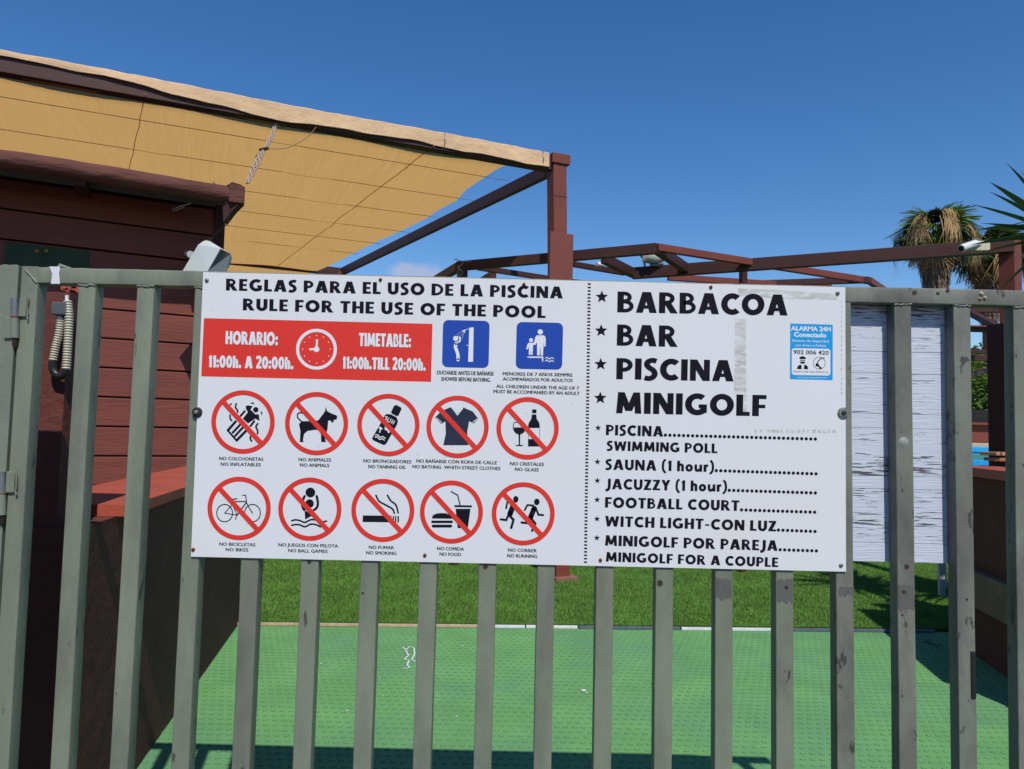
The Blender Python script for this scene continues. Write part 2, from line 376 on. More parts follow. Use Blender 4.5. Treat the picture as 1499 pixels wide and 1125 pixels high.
# hinge-side stile
sx_top = at_y(30.5, 400, D).x; sx_bot = at_y(-14, 1125, D).x
xs_t = at_y(54.5, 430, D); xs_b = at_y(12, 1125, D)
def stile_r(z): return xs_t.x + (xs_b.x - xs_t.x) * (z - xs_t.z) / (xs_b.z - xs_t.z)
g = rounded_bar(stile_r(.09) - .040, .09, stile_r(RB_Z) - .040, RT_Z + .001, .040, BD, .0035, D - .0005); g.build('stile', gate_m, gate)
def rail(z0, z1, xa, xb, m_, name='top_rail', tilt=0.0):
    g = MB(); prof = []; r = .0035; hh_ = z1 - z0
    for cy, cz, a0 in ((BD - r, hh_ - r, 0), (r, hh_ - r, 90), (r, r, 180), (BD - r, r, 270)):
        for k in range(4):
            a = R(a0 + 30 * k); prof.append((cy + r * math.cos(a), cz + r * math.sin(a)))
    n = len(prof); K = 60; vs_ = []
    for j in range(K + 1):
        x = xa + (xb - xa) * j / K; dz = random.uniform(-.0005, .0005)
        vs_ += [(x, D + p[0], z0 + p[1] + dz + tilt * (x - xa)) for p in prof]
    fs_ = [(j * n + k, j * n + (k + 1) % n, (j + 1) * n + (k + 1) % n, (j + 1) * n + k) for j in range(K) for k in range(n)]
    g.face_set(vs_, fs_, True); g.face_set(vs_[:n], [tuple(range(n))]); g.face_set(vs_[-n:], [tuple(range(n))])
    return g.build(name, m_, gate)
rail(RB_Z, RT_Z, stile_r(RB_Z) + .0005, .40, gate_m); rail(RB_Z, RT_Z, .4005, 1.30, gate_old)
rail(.05, .0895, stile_r(.09) - .04, 1.30, gate_m, 'bottom_rail')
# weld beads where bars meet the rail
for i in list(range(1, 4)) + [15, 16, 17]:
    x0 = bar_x(i, RB_Z); pts = []; k = 9
    for j in range(k + 1):
        pts.append((x0 + BW * j / k, D - .0008, RB_Z - .002 + random.uniform(-.0022, .0018)))
    g = MB(); g.tube(pts, .0022, 6, radii=[random.uniform(.0014, .0028) for _ in pts]); g.build('weld_bead', gate_m, gate)
g = MB(); pts = [at_y(x, y, D - .0005) for x, y in [(36, 393), (41, 399), (46, 404), (50, 409), (54, 414)]]
g.tube(pts, .0025, 6, radii=[.002, .003, .0022, .0034, .0028]); g.build('weld_bead', gate_m, gate)
g = MB(); pts = [at_y(x, y, D + .01) for x, y in [(36, 392), (60, 392.5), (84, 392), (88, 388.5), (96, 391), (104, 392.5)]]
g.tube(pts, .0035, 6, radii=[.003, .002, .0035, .0055, .004, .002]); g.build('weld_bead', gate_m, gate)
# screw holes and stains on the bars
holes = [(452.5, 822, .003, .005), (711, 829, .0032, .0065), (966, 853, .004, .008), (1151, 859.5, .003, .005), (1327, 829, .003, .006), (1323, 866, .003, .006), (1415.5, 877, .002, .003),
         (1339, 428, .003, .006), (1373, 429, .0025, .004), (1387, 425, .0025, .005), (531, 868, .0018, .003), (1321, 900, .002, .0025)]
rust_d = mat('rust_stain', (.075, .055, .045), .85, .3, 40)
for x, y, r1, r2 in holes:
    g = MB(); g2 = MB(); c = at_y(x, y, D)
    for gg, r_, dy in ((g2, r2, -.0008), (g, r1, -.0013)):
        pts = [c + Vector((math.cos(k * math.pi / 5) * r_ * random.uniform(.75, 1.15), dy, math.sin(k * math.pi / 5) * r_ * random.uniform(.75, 1.15))) for k in range(10)]
        gg.prism(pts, (0, .0006, 0))
    st_ = g2.build('rust_stain', rust_d, gate); g.build('screw_hole', darkm, st_)
for x0, y0, x1, y1 in [(1048.5, 846, 1071, 875), (1137.5, 847, 1160.5, 880), (1315, 855, 1338, 892), (1228, 858, 1250, 872)]:
    q0 = at_y(x0, y0, D - .0007); q1 = at_y(x1, y1, D - .0007); n_ = 9
    top_ = [Vector((q0.x + (q1.x - q0.x) * k / n_, D - .0007, q0.z + random.uniform(-.004, .002))) for k in range(n_ + 1)]
    bot_ = [Vector((q0.x + (q1.x - q0.x) * k / n_, D - .0007, q1.z + random.uniform(-.006, .006))) for k in range(n_, -1, -1)]
    g = MB(); g.face_set(top_ + bot_, [tuple(range(2 * n_ + 2))]); g.build('glue_stain', mat('bare_patch', (.125, .125, .115), .6, .3, 30, .0008, 90, dirt=(.07, .065, .06), dirt_amt=.8, dirt_scale=30), gate, fix=False)
# paint blister on the rail
g = MB()
for (x, y, r_) in [(1436, 430, .006), (1441, 436, .005), (1434, 437, .004)]:
    c = at_y(x, y, D + .001); g.tube([c + Vector((0, -.006, 0)), c + Vector((0, -.003, 0)), c], r_, 8, radii=[r_ * .3, r_ * .9, r_])
g.build('paint_blister', mat('blister', (.45, .36, .27), .6, .3, 60, .002, 80), gate)
c = at_y(1323, 647, D); g = MB(); g.tube([c + Vector((0, -.0025, 0)), c + Vector((0, -.001, 0)), c], .011, 12, radii=[.004, .010, .012]); g.build('filled_hole', mat('filler', (.27, .28, .26), .5, .15, 40, .002, 60), gate)
# thin black strip standing in for a shadow cast on this bar
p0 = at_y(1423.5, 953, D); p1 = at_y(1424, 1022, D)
g = MB(); g.box(((p0.x + p1.x) / 2 + .001, D + .012, (p0.z + p1.z) / 2), (.011, .030, p0.z - p1.z), None, .002); g.build('shadow_strip', black_m, gate)
# hinges
def hinge(kx, y0, ym, y1, lx, rx, name='hinge'):
    top = at_y(kx, y0, D); mid = at_y(kx, ym, D); bot = at_y(kx, y1, D); r_ = .0085; yk = D - .006
    g = MB(); g.tube([(top.x, yk, top.z), (mid.x, yk, mid.z + .001)], r_, 14); h = g.build(name, steel, gate)
    g = MB(); g.tube([(mid.x, yk, mid.z - .001), (bot.x, yk, bot.z)], r_ * 1.02, 14); g.build('knuckle', post_m, h)
    g = MB(); g.tube([(mid.x, yk, mid.z + .0015), (mid.x, yk, mid.z - .0015)], r_ * 1.15, 14); g.build('washer', rust, h)
    g = MB(); g.tube([(bot.x, yk + .002, bot.z), (bot.x, yk + .002, bot.z - .016), (bot.x + .001, yk + .003, bot.z - .024)], r_ * .7, 10, radii=[.0065, .0065, .003]); g.build('pin', darkm, h)
    a = at_y(rx, y0, D); g = MB(); g.box(((a.x + mid.x) / 2 + .004, D - .0035, (top.z + mid.z) / 2 + .001), (a.x - mid.x - .006, .006, top.z - mid.z), None, .002); g.build('leaf', gate_m, h)
    b_ = at_y(lx, y1, D); g = MB(); g.box(((b_.x + mid.x) / 2 - .004, D - .0035, (bot.z + mid.z) / 2 - .001), (mid.x - b_.x - .006, .006, mid.z - bot.z), None, .002); g.build('leaf', post_m, h)
    edge = [at_y(rx + random.uniform(-1.5, 1), y0 - 1 + (ym - y0 + 4) * k / 6, D - .006) for k in range(7)]
    g = MB(); g.tube(edge, .002, 6, radii=[random.uniform(.0012, .0028) for _ in edge]); g.build('weld_bead', gate_m, h)
hinge(24.5, 437, 464, 495, 8, 41, 'hinge'); hinge(5.5, 690, 721, 753, -12, 24, 'hinge')
# left fixed post
post = empty('steel_post', (-1.4, D, 0), 'wide grey green steel post left of the gate hinges', 'post')
xt = at_y(27.5, 395, D).x; zt = at_y(10, 388, D).z; xb = at_y(-18, 1125, D).x; zb = at_y(-18, 1125, D).z
k_ = (xt - xb) / (zt - zb); x00 = xt - k_ * zt
g = MB(); g.prism([(x00 - .30, D - .001, -.05), (x00, D - .001, -.05), (xt, D - .001, zt), (xt - .30, D - .001, zt)], (0, .10, 0)); g.build('column', post_m, post)
g = MB(); g.tube([at_y(x, 389 + random.uniform(-1.2, .8), D + .004) for x in range(-6, 29, 4)], .002, 6); g.build('weld_bead', post_m, post)

# ------------------------------------------------------------------ drawing kit for the printed sign
YS = D - .0045            # front face of the sign
def pv(x, y, layer): p = at_y(x, y, YS); return Vector((p.x, YS - .0001 - .00012 * layer, p.z))
def ellipse(cx, cy, rx, ry, n=28, a0=0, a1=360): return [(cx + rx * math.cos(R(a0 + (a1 - a0) * k / n)), cy + ry * math.sin(R(a0 + (a1 - a0) * k / n))) for k in range(n if a1 - a0 == 360 else n + 1)]
def thick(pts, wd, closed=False, cap=False):
    """outline quads of a polyline with width, mitred"""
    P = [Vector((p[0], p[1])) for p in pts]; n = len(P); L = []; Rr = []
    for i in range(n):
        if closed: a, b = P[(i - 1) % n], P[(i + 1) % n]; d1 = (P[i] - a).normalized(); d2 = (b - P[i]).normalized()
        else:
            d1 = (P[i] - P[i - 1]).normalized() if i > 0 else (P[1] - P[0]).normalized()
            d2 = (P[i + 1] - P[i]).normalized() if i < n - 1 else d1
        t = d1 + d2
        t = t.normalized() if t.length > 1e-6 else d1
        nn = Vector((-t.y, t.x)); sc = 1 / max(.45, nn.dot(Vector((-d1.y, d1.x))))
        L.append(P[i] + nn * wd / 2 * sc); Rr.append(P[i] - nn * wd / 2 * sc)
    q = []
    rng = range(n) if closed else range(n - 1)
    for i in rng: j = (i + 1) % n; q.append([L[i], L[j], Rr[j], Rr[i]])
    if cap:
        for i in (0, n - 1): q.append([Vector(p) for p in ellipse(P[i].x, P[i].y, wd / 2, wd / 2, 10)])
    return q
def smooth_pts(pts, n=5):
    P = [Vector((p[0], p[1])) for p in pts]; o = []
    for i in range(len(P) - 1):
        p0 = P[max(i - 1, 0)]; p1 = P[i]; p2 = P[i + 1]; p3 = P[min(i + 2, len(P) - 1)]
        for k in range(n):
            t = k / n
            o.append(.5 * ((2 * p1) + (p2 - p0) * t + (2 * p0 - 5 * p1 + 4 * p2 - p3) * t * t + (3 * p1 - p0 - 3 * p2 + p3) * t ** 3))
    o.append(P[-1]); return o
# --- a wide bold display alphabet (cap height 1)
def glyph(ch, w):
    P = []; hw = w * .92; t = w * .74
    def rect(x0, y0, x1, y1): P.append([(x0, y0), (x1, y0), (x1, y1), (x0, y1)])
    def dia(x0, y0, x1, y1, h=None):
        h = (h or w * 1.08) / 2; P.append([(x0 - h, y0), (x0 + h, y0), (x1 + h, y1), (x1 - h, y1)])
    def st(pts, ww, n=6): P.extend(thick(smooth_pts(pts, n), ww))
    def arc(cx, cy, rx, ry, a0, a1, ww, n=20):
        P.extend(thick(ellipse(cx, cy, rx - ww / 2, ry - ww / 2, n, a0, a1), ww, closed=(a1 - a0 == 360)))
    def bowl(x0, yb, yt, xr, ww):
        r = (yt - yb) / 2; cy = (yt + yb) / 2; rx = min(r * 1.15, xr - x0 - w * .3)
        pts = [(x0, yt - ww / 2), (xr - rx, yt - ww / 2)] + [(xr - rx + (rx - ww / 2) * math.cos(R(a)), cy + (r - ww / 2) * math.sin(R(a))) for a in range(75, -90, -15)] + [(xr - rx, yb + ww / 2), (x0, yb + ww / 2)]
        P.extend(thick(pts, ww))
    if ch == 'A': dia(.54 * w, 0, .42 - w * .12, 1); dia(.84 - .54 * w, 0, .42 + w * .12, 1, w * 1.15); rect(.22, .2, .62, .2 + t * .85); W = .84
    elif ch == 'B': rect(0, 0, w, 1); bowl(w * .6, .46, 1, .58, t * .9); bowl(w * .6, 0, .46 + t * .75, .66, t * .9); W = .66
    elif ch == 'C': arc(.45, .5, .45, .52, 48, 312, w, 26); W = .74
    elif ch == 'D': rect(0, 0, w, 1); bowl(w * .6, 0, 1, .78, t); W = .78
    elif ch == 'E': rect(0, 0, w, 1); rect(w * .9, 0, .55, t); rect(w * .9, 1 - t, .54, 1); rect(w * .9, .5 - t * .42, .5, .5 + t * .42); W = .55
    elif ch == 'F': rect(0, 0, w, 1); rect(w * .9, 1 - t, .54, 1); rect(w * .9, .46 - t * .42, .5, .46 + t * .42); W = .54
    elif ch == 'G': arc(.47, .5, .47, .52, 50, 318, w, 26); rect(.52, .50 - t * .9, .84, .50); rect(.84 - w, .10, .84, .50 - t * .5); W = .86
    elif ch == 'H': rect(0, 0, w, 1); rect(.74 - w, 0, .74, 1); rect(w * .9, .5 - t / 2, .74 - w * .9, .5 + t / 2); W = .74
    elif ch == 'I': rect(0, 0, w, 1); W = w
    elif ch == 'J': st([(.30, 1), (.30, .7), (.30, .3), (.26, .05), (.14, -.08), (0, -.13)], w); W = .30 + w / 2
    elif ch == 'L': rect(0, 0, w, 1); rect(w * .9, 0, .52, t); W = .52
    elif ch == 'M': dia(w * .5, 0, w * .75, 1, w * .95); dia(.98 - w * .5, 0, .98 - w * .75, 1, w * .95); dia(w * .75, 1, .49, .12, w * 1.0); dia(.98 - w * .75, 1, .49, .12, w * 1.0); W = .98
    elif ch == 'N': rect(0, 0, w * .92, 1); rect(.78 - w * .92, 0, .78, 1); dia(w * .5, 1, .78 - w * .5, 0, w * 1.15); W = .78
    elif ch in 'O0':
        rx = .46 if ch == 'O' else .33; arc(rx, .5, rx, .52, 0, 360, w * (1 if ch == 'O' else .92), 32); W = rx * 2
    elif ch == 'P': rect(0, 0, w, 1); bowl(w * .6, .36, 1, .64, t); W = .64
    elif ch == 'R': rect(0, 0, w, 1); bowl(w * .6, .42, 1, .63, t * .95); dia(.34, .5, .62, 0, w * 1.15); W = .74
    elif ch == 'S': st([(.49, .88), (.34, .925), (.17, .86), (.115, .72), (.2, .58), (.36, .46), (.43, .29), (.36, .13), (.2, .06), (.03, .10)], w * .9); W = .54
    elif ch == 'T': rect(0, 1 - t, .64, 1); rect(.32 - w / 2, 0, .32 + w / 2, 1 - t * .9); W = .64
    elif ch == 'U': P.extend(thick([(w / 2, 1), (w / 2, .4)] + [(.36 + (.36 - w / 2) * math.cos(R(a)), .38 + (.40 - w / 2) * math.sin(R(a))) for a in range(195, 350, 15)] + [(.72 - w / 2, .4), (.72 - w / 2, 1)], w)); W = .72
    elif ch == 'W': dia(w * .5, 1, .29, 0, w); dia(.29, 0, .56, .95, w * .9); dia(.56, .95, .83, 0, w * .9); dia(.83, 0, 1.12 - w * .5, 1, w); W = 1.12
    elif ch == 'Y': dia(w * .5, 1, .36, .42); dia(.72 - w * .5, 1, .36, .42); rect(.36 - w / 2, 0, .36 + w / 2, .44); W = .72
    elif ch == 'Z': rect(.02, 1 - t, .60, 1); rect(0, 0, .62, t); dia(.16, t * .8, .46, 1 - t * .8, w * 1.25); W = .62
    elif ch == 'h': rect(0, 0, w, 1); st([(w * .5, .48), (.26, .64), (.42, .58), (.45, .40), (.45, 0)], w * .95); W = .45 + w / 2
    elif ch == 'o': arc(.31, .34, .31, .36, 0, 360, w * .95, 24); W = .62
    elif ch == 'u': P.extend(thick([(w / 2, .68), (w / 2, .3), (.14 + w * .1, .12), (.27, .08), (.40, .16), (.44, .3)], w * .9)); rect(.44 - w * .1, 0, .44 + w * .85, .68); W = .44 + w * .85
    elif ch == 'r': rect(0, 0, w, .68); st([(w * .6, .42), (.22, .58), (.38, .60)], w * .9); W = .40
    elif ch == '1': rect(.12, 0, .12 + w, 1); dia(.06 + w * .3, .74, .16 + w * .5, .99, w * .9); W = .12 + w
    elif ch == '2': st([(.04, .80), (.14, .93), (.32, .94), (.44, .82), (.44, .66), (.32, .46), (.12, .14)], w * .92); rect(0, 0, .56, t); W = .56
    elif ch == '(': st([(.30, 1.1), (.13, .86), (.09, .5), (.09, .3), (.15, .04), (.32, -.2)], w * .8); W = .32
    elif ch == ')': st([(.04, 1.1), (.20, .86), (.25, .5), (.25, .3), (.19, .04), (.02, -.2)], w * .8); W = .34
    elif ch == '-': rect(.02, .34, .36, .34 + t * .8); W = .38
    elif ch == '.': P.append(ellipse(w * .5, w * .5, w * .55, w * .55, 14)); W = w
    elif ch == ':': P.append(ellipse(w * .5, w * .5, w * .52, w * .52, 14)); P.append(ellipse(w * .5, .55, w * .52, w * .52, 14)); W = w
    elif ch == '*': 
        P.append([((.5 if k % 2 == 0 else .2) * math.sin(k * math.pi / 5) + .5, (.5 if k % 2 == 0 else .2) * math.cos(k * math.pi / 5) + .5) for k in range(10)]); W = 1
    else: W = .30
    return P, W
def text_polys(s, w, gap=.12):
    out_ = []; x = 0
    for ch in s:
        if ch == ' ': x += .34; continue
        P, W = glyph(ch, w)
        for q in P: out_.append([(p[0] + x, p[1]) for p in q])
        x += W + gap
    return out_, x - gap
def display_text(g, s, x0, yb0, x1, yb1, cap, w=.24, gap=.12, layer=2):
    """text whose baseline runs from (x0,yb0) to (x1,yb1) in reference pixels"""
    polys, W = text_polys(s, w, gap); u = Vector((x1 - x0, yb1 - yb0)) / W; up_ = Vector((yb1 - yb0, -(x1 - x0))).normalized() * cap
    for k, q in enumerate(polys):
        pts = [pv(x0 + u.x * p[0] + up_.x * p[1], yb0 + u.y * p[0] + up_.y * p[1], layer + .2 * (k % 5)) for p in q]
        g.face_set(pts, [tuple(range(len(pts)))])
def font_text(g, s, x0, yb0, x1, yb1, cap, layer=2, bold=0.0):
    cu = bpy.data.curves.new('t', 'FONT'); cu.body = s; cu.size = 1; cu.offset = bold; cu.resolution_u = 2; cu.fill_mode = 'FRONT'
    ob = bpy.data.objects.new('t', cu); C.objects.link(ob); dg = bpy.context.evaluated_depsgraph_get(); dg.update()
    me_ = bpy.data.meshes.new_from_object(ob.evaluated_get(dg)); V_ = [v.co.copy() for v in me_.vertices]; Fc = [tuple(p.vertices) for p in me_.polygons]
    bpy.data.objects.remove(ob); bpy.data.curves.remove(cu); bpy.data.meshes.remove(me_)
    xa = min(v.x for v in V_); xb_ = max(v.x for v in V_); capn = .729
    u = Vector((x1 - x0, yb1 - yb0)) / (xb_ - xa); up_ = Vector((yb1 - yb0, -(x1 - x0))).normalized() * cap / capn
    g.face_set([pv(x0 + u.x * (v.x - xa) + up_.x * v.y, yb0 + u.y * (v.x - xa) + up_.y * v.y, layer) for v in V_], Fc)
def poly(g, pts, layer): P = [pv(x, y, layer) for x, y in pts]; g.face_set(P, [tuple(range(len(P)))])
def rrect(x0, y0, x1, y1, r, n=5, sk=(0, 0)):
    o = []
    for cx, cy, a0 in ((x1 - r, y0 + r, -90), (x1 - r, y1 - r, 0), (x0 + r, y1 - r, 90), (x0 + r, y0 + r, 180)):
        for k in range(n + 1):
            a = R(a0 + 90 * k / n); o.append((cx + r * math.cos(a), cy + r * math.sin(a)))
    mx, my = (x0 + x1) / 2, (y0 + y1) / 2
    return [(x + sk[0] * (y - my), y + sk[1] * (x - mx)) for x, y in o]

# ------------------------------------------------------------------ the sign
sign = empty('rules_sign', (0, YS, .93), 'large white bilingual pool rules and price board fixed on the gate bars', 'sign')
tl, tr_, br, bl = [at_y(x, y, YS) for x, y in [(297.5, 398), (1237.5, 420), (1238.5, 836.5), (279.5, 814.5)]]
g = MB(); g.prism([tl, tr_, br, bl], (0, .003, 0)); g.build('board', white_board, sign)
# display text lines
TXT = [("REGLAS PARA EL USO DE LA PISCINA", 330.7, 424.8, 823.6, 436.5, 17.3, .262, .12), ("RULE FOR THE USE OF THE POOL", 355.4, 453.8, 798.5, 465.2, 17.3, .262, .12),
       ("BARBACOA", 903.5, 456.8, 1152.5, 461.5, 30.5, .258, .09), ("BAR", 902.8, 505.5, 991, 507.5, 31, .258, .09), ("PISCINA", 902, 554.7, 1073.5, 558, 31, .258, .09), ("MINIGOLF", 901.5, 604.5, 1121.5, 609, 31, .258, .09),
       ("PISCINA", 886.8, 636.5, 970.5, 638.8, 15.3, .252, .11), ("SWIMMING POLL", 888, 659, 1050, 663, 14, .252, .11), ("SAUNA (1 hour)", 886, 687, 1045, 690.5, 15.3, .24, .11),
       ("JACUZZY (1 hour)", 886.5, 715.5, 1064, 719.5, 15.3, .24, .11), ("FOOTBALL COURT", 885.5, 742.5, 1082, 747.5, 15.3, .252, .11), ("WITCH LIGHT-CON LUZ", 885.5, 770, 1136, 777.5, 15.3, .252, .11),
       ("MINIGOLF POR PAREJA", 885.5, 798.2, 1138, 806, 15.3, .252, .11), ("MINIGOLF FOR A COUPLE", 886.7, 821.5, 1139, 829.8, 14, .252, .11)]
for s_, x0, y0, x1, y1, cap, wt, gp in TXT:
    g = MB(); display_text(g, s_, x0, y0, x1, y1, cap, wt, gp); g.build('lettering', ink, sign, fix=False)
for (x0, y0, x1, y1) in [(974, 636.5, 1193.5, 642.3), (1048.5, 688.5, 1194.5, 693.2), (1067.5, 717.3, 1193.5, 721.2), (1085.5, 746, 1192.5, 749.4), (1139.5, 775.5, 1193, 777.6), (1142, 804.3, 1195, 806)]:
    g = MB(); n = int(round((x1 - x0) / 6.62))
    for k in range(n + 1):
        x = x0 + (x1 - x0) * k / n; y = y0 + (y1 - y0) * k / n; poly(g, ellipse(x, y, 2.45, 2.45, 12), 2)
    g.build('dot_leader', ink, sign, fix=False)
for x, y in [(881, 434.3), (880, 483.7), (879.3, 532.8), (878.7, 582.3)]:
    g = MB(); poly(g, [((9.6 if k % 2 == 0 else 4.2) * math.sin(k * math.pi / 5) + x, -(9.6 if k % 2 == 0 else 4.2) * math.cos(k * math.pi / 5) + y) for k in range(10)], 2); g.build('star', ink, sign, fix=False)
for x, y in [(875.5, 626), (874.6, 675.7), (874.4, 703.2), (874.1, 731.2), (873.9, 759.2), (873.7, 787)]:
    g = MB(); poly(g, [((4.9 if k % 2 == 0 else 1.9) * math.sin(k * math.pi / 5) + x, -(4.9 if k % 2 == 0 else 1.9) * math.cos(k * math.pi / 5) + y) for k in range(10)], 2); g.build('star', ink, sign, fix=False)
g = MB(); n = 82
for k in range(n):
    t = k / (n - 1); x = 862.6 - 5.6 * t; y = 415.5 + 407 * t; poly(g, [(x - 2.2, y - 1.2), (x + 2.2, y - 1.1), (x + 2.2, y + 1.2), (x - 2.2, y + 1.1)], 2)
g.build('divider', ink, sign, fix=False)
# red timetable panel
g = MB(); poly(g, [(298.6, 465.3), (633.1, 473.7), (631, 558.6), (294.6, 550.5)], 1); panel = g.build('timetable_panel', red_ink, sign, fix=False)
for s_, x0, y0, x1, y1, cap in [("HORARIO:", 330.2, 503.3, 406.7, 505.2, 19), ("11:00h. A 20:00h.", 304.8, 537.3, 429.3, 540.2, 17.5), ("TIMETABLE:", 525.4, 506.2, 601.3, 508.2, 19.3), ("11:00h.TILL 20:00h.", 501, 539.2, 623, 542.3, 17.5)]:
    g = MB(); display_text(g, s_, x0, y0, x1, y1, cap, .27, .05, 3); g.build('lettering', white_ink, panel, fix=False)
    g = MB(); display_text(g, s_, x0 + 1, y0 + .9, x1 + 1, y1 + .9, cap, .27, .05, 1.6); g.build('drop_shadow', mat('grey_red', (.42, .10, .09), .4), panel, fix=False)
g = MB(); cx, cy = 463.4, 510.9
for q in thick(ellipse(cx, cy, 27.6, 27.6, 48), 4.6, True): poly(g, [tuple(p) for p in q], 3)
for q in thick([(cx, cy + 2), (cx + .8, cy - 14.5)], 3) + thick([(cx + 2, cy), (cx - 10.5, cy)], 3): poly(g, [tuple(p) for p in q], 3)
poly(g, ellipse(cx, cy, 4.2, 4.2, 16), 3.5)
for k in range(12):
    a = k * math.pi / 6; poly(g, ellipse(cx + 20.3 * math.sin(a), cy - 20.3 * math.cos(a), .85, .85, 8), 3)
g.build('clock_symbol', white_ink, panel, fix=False)
# captions
CAP = [("DUCHARSE ANTES DE BAÑARSE", 640, 547.6, 722.5, 549.5, 6), ("SHOWER BEFORE BATHING.", 646, 557, 718, 558.6, 6), ("MENORES DE 7 AÑOS SIEMPRE", 736, 548.9, 838, 551, 5), ("ACOMPAÑADOS POR ADULTOS", 736, 556.6, 838, 558.9, 5),
       ("ALL CHILDREN UNDER THE AGE OF 7", 726.5, 567.2, 847.5, 570.3, 5), ("MUST BE ACCOMPANIED BY AN ADULT", 722.5, 574.9, 848.5, 577.9, 5),
       ("NO COLCHONETAS", 321, 673, 385.3, 674.2, 5.1), ("NO INFLATABLES", 323.3, 681.3, 381.7, 682.3, 5.1), ("NO ANIMALES", 437.3, 674.6, 484.6, 675.4, 5.1), ("NO ANIMALS", 439.2, 682.6, 481.8, 683.4, 5.1),
       ("NO BRONCEADORES", 532, 676.4, 602, 678, 5.1), ("NO TANINNG OIL", 539.3, 684.9, 594, 686, 5.1), ("NO BAÑARSE CON ROPA DE CALLE", 609.7, 676.6, 727.3, 679.4, 5.1), ("NO BATHNG  WHITH STREET CLOTHES", 604, 684.9, 732.3, 687.9, 5.1),
       ("NO CRISTALES", 746.7, 680.6, 796, 681.8, 5.1), ("NO GLASS", 753.8, 688.8, 788.4, 689.8, 5.1), ("NO BICICLETAS", 321.2, 798.3, 373.7, 799.4, 5.1), ("NO BIKES", 330.5, 806.3, 363.5, 807, 5.1),
       ("NO JUEGOS CON PELOTA", 407.8, 799.4, 494.8, 801.3, 5.1), ("NO BALL GAMES", 422.2, 807.8, 479.3, 809.1, 5.1), ("NO FUMAR", 540.2, 803, 576.5, 803.8, 5.1), ("NO SMOKING", 536, 811, 580.2, 812, 5.1),
       ("NO COMIDA", 640, 804.8, 679, 805.8, 5.1), ("NO FOOD", 643.6, 813, 674.8, 813.8, 5.1), ("NO CORRER", 743.8, 807, 785.5, 808.2, 5.1), ("NO RUNNING", 742.6, 815.4, 786.3, 816.4, 5.1)]
for s_, x0, y0, x1, y1, cap in CAP:
    g = MB()
    for q_, o_ in enumerate((-.24, 0, .24)): font_text(g, s_, x0 + o_, y0, x1 + o_, y1, cap, 2 + .25 * q_, 0)
    g.build('caption', ink, sign, fix=False)
# blue squares; drawing coordinates mapped by an affine (cx,cy,scale)
def icon_xy(c, s, ox, oy):
    return lambda pts: [(ox + (x - c[0]) * s, oy + (y - c[1]) * s) for x, y in pts]
s8 = 1 / 6.246
def blue_square(x0, y0, x1, y1, cc, shapes, strokes, dashes):
    g = MB(); cx, cy = (x0 + x1) / 2, (y0 + y1) / 2
    poly(g, rrect(x0, y0, x1, y1, 8, 5, (-.025, .022)), 1); sq = g.build('blue_panel', blue_ink, sign, fix=False)
    T = icon_xy(cc, s8, cx, cy); g = MB()
    for k, p in enumerate(shapes): poly(g, T(p), 3 + .2 * (k % 3))
    for k, (p, w_, sm) in enumerate(strokes):
        for q in thick(smooth_pts(T(p), 4) if sm else T(p), w_ * s8, cap=True): poly(g, [tuple(v) for v in q], 3.6 + .2 * (k % 4))
    for a, b, w_ in dashes:
        a = Vector(a); b = Vector(b)
        for j in range(5):
            p = a + (b - a) * (j / 5); q2 = a + (b - a) * (j / 5 + .11)
            for q in thick(T([tuple(p), tuple(q2)]), w_ * s8): poly(g, [tuple(v) for v in q], 3)
    g.build('pictogram', white_ink, sq, fix=False)
blue_square(647.8, 468.7, 716, 537.8, (386, 268), [ellipse(293, 217, 23, 23), [(418, 118), (458, 116), (452, 430), (407, 430)], [(350, 148), (383, 133), (376, 168)]],
            [([(297, 262), (291, 295), (305, 335), (314, 370), (315, 412)], 30, True), ([(318, 200), (334, 218), (329, 243), (303, 252)], 15, True), ([(415, 130), (385, 137)], 5, False), ([(391, 280), (412, 280)], 6, False)],
            [((345, 155), (300, 188), 4), ((355, 165), (335, 205), 4), ((368, 172), (350, 222), 4)])
blue_square(755.6, 471.6, 823.6, 540.2, (1059, 284), [ellipse(1067, 157, 24, 24), ellipse(983, 232, 18, 18),
             [(1035, 188), (1100, 188), (1112, 200), (1118, 225), (1115, 290), (1101, 290), (1098, 245), (1092, 372), (1071, 372), (1067, 280), (1062, 372), (1038, 372), (1037, 250), (1022, 278), (1008, 268), (1022, 205)],
             [(960, 256), (1003, 256), (1022, 240), (1030, 255), (1001, 282), (997, 368), (984, 368), (981, 320), (976, 368), (962, 368), (963, 292), (950, 318), (938, 312), (950, 270)]],
            [([(952, 388), (1088, 388), (1088, 426)], 13, False), ([(1112, 400), (1130, 389), (1150, 404), (1170, 393), (1192, 402)], 8, True), ([(1112, 425), (1130, 414), (1150, 430), (1170, 419), (1192, 428)], 8, True)], [])
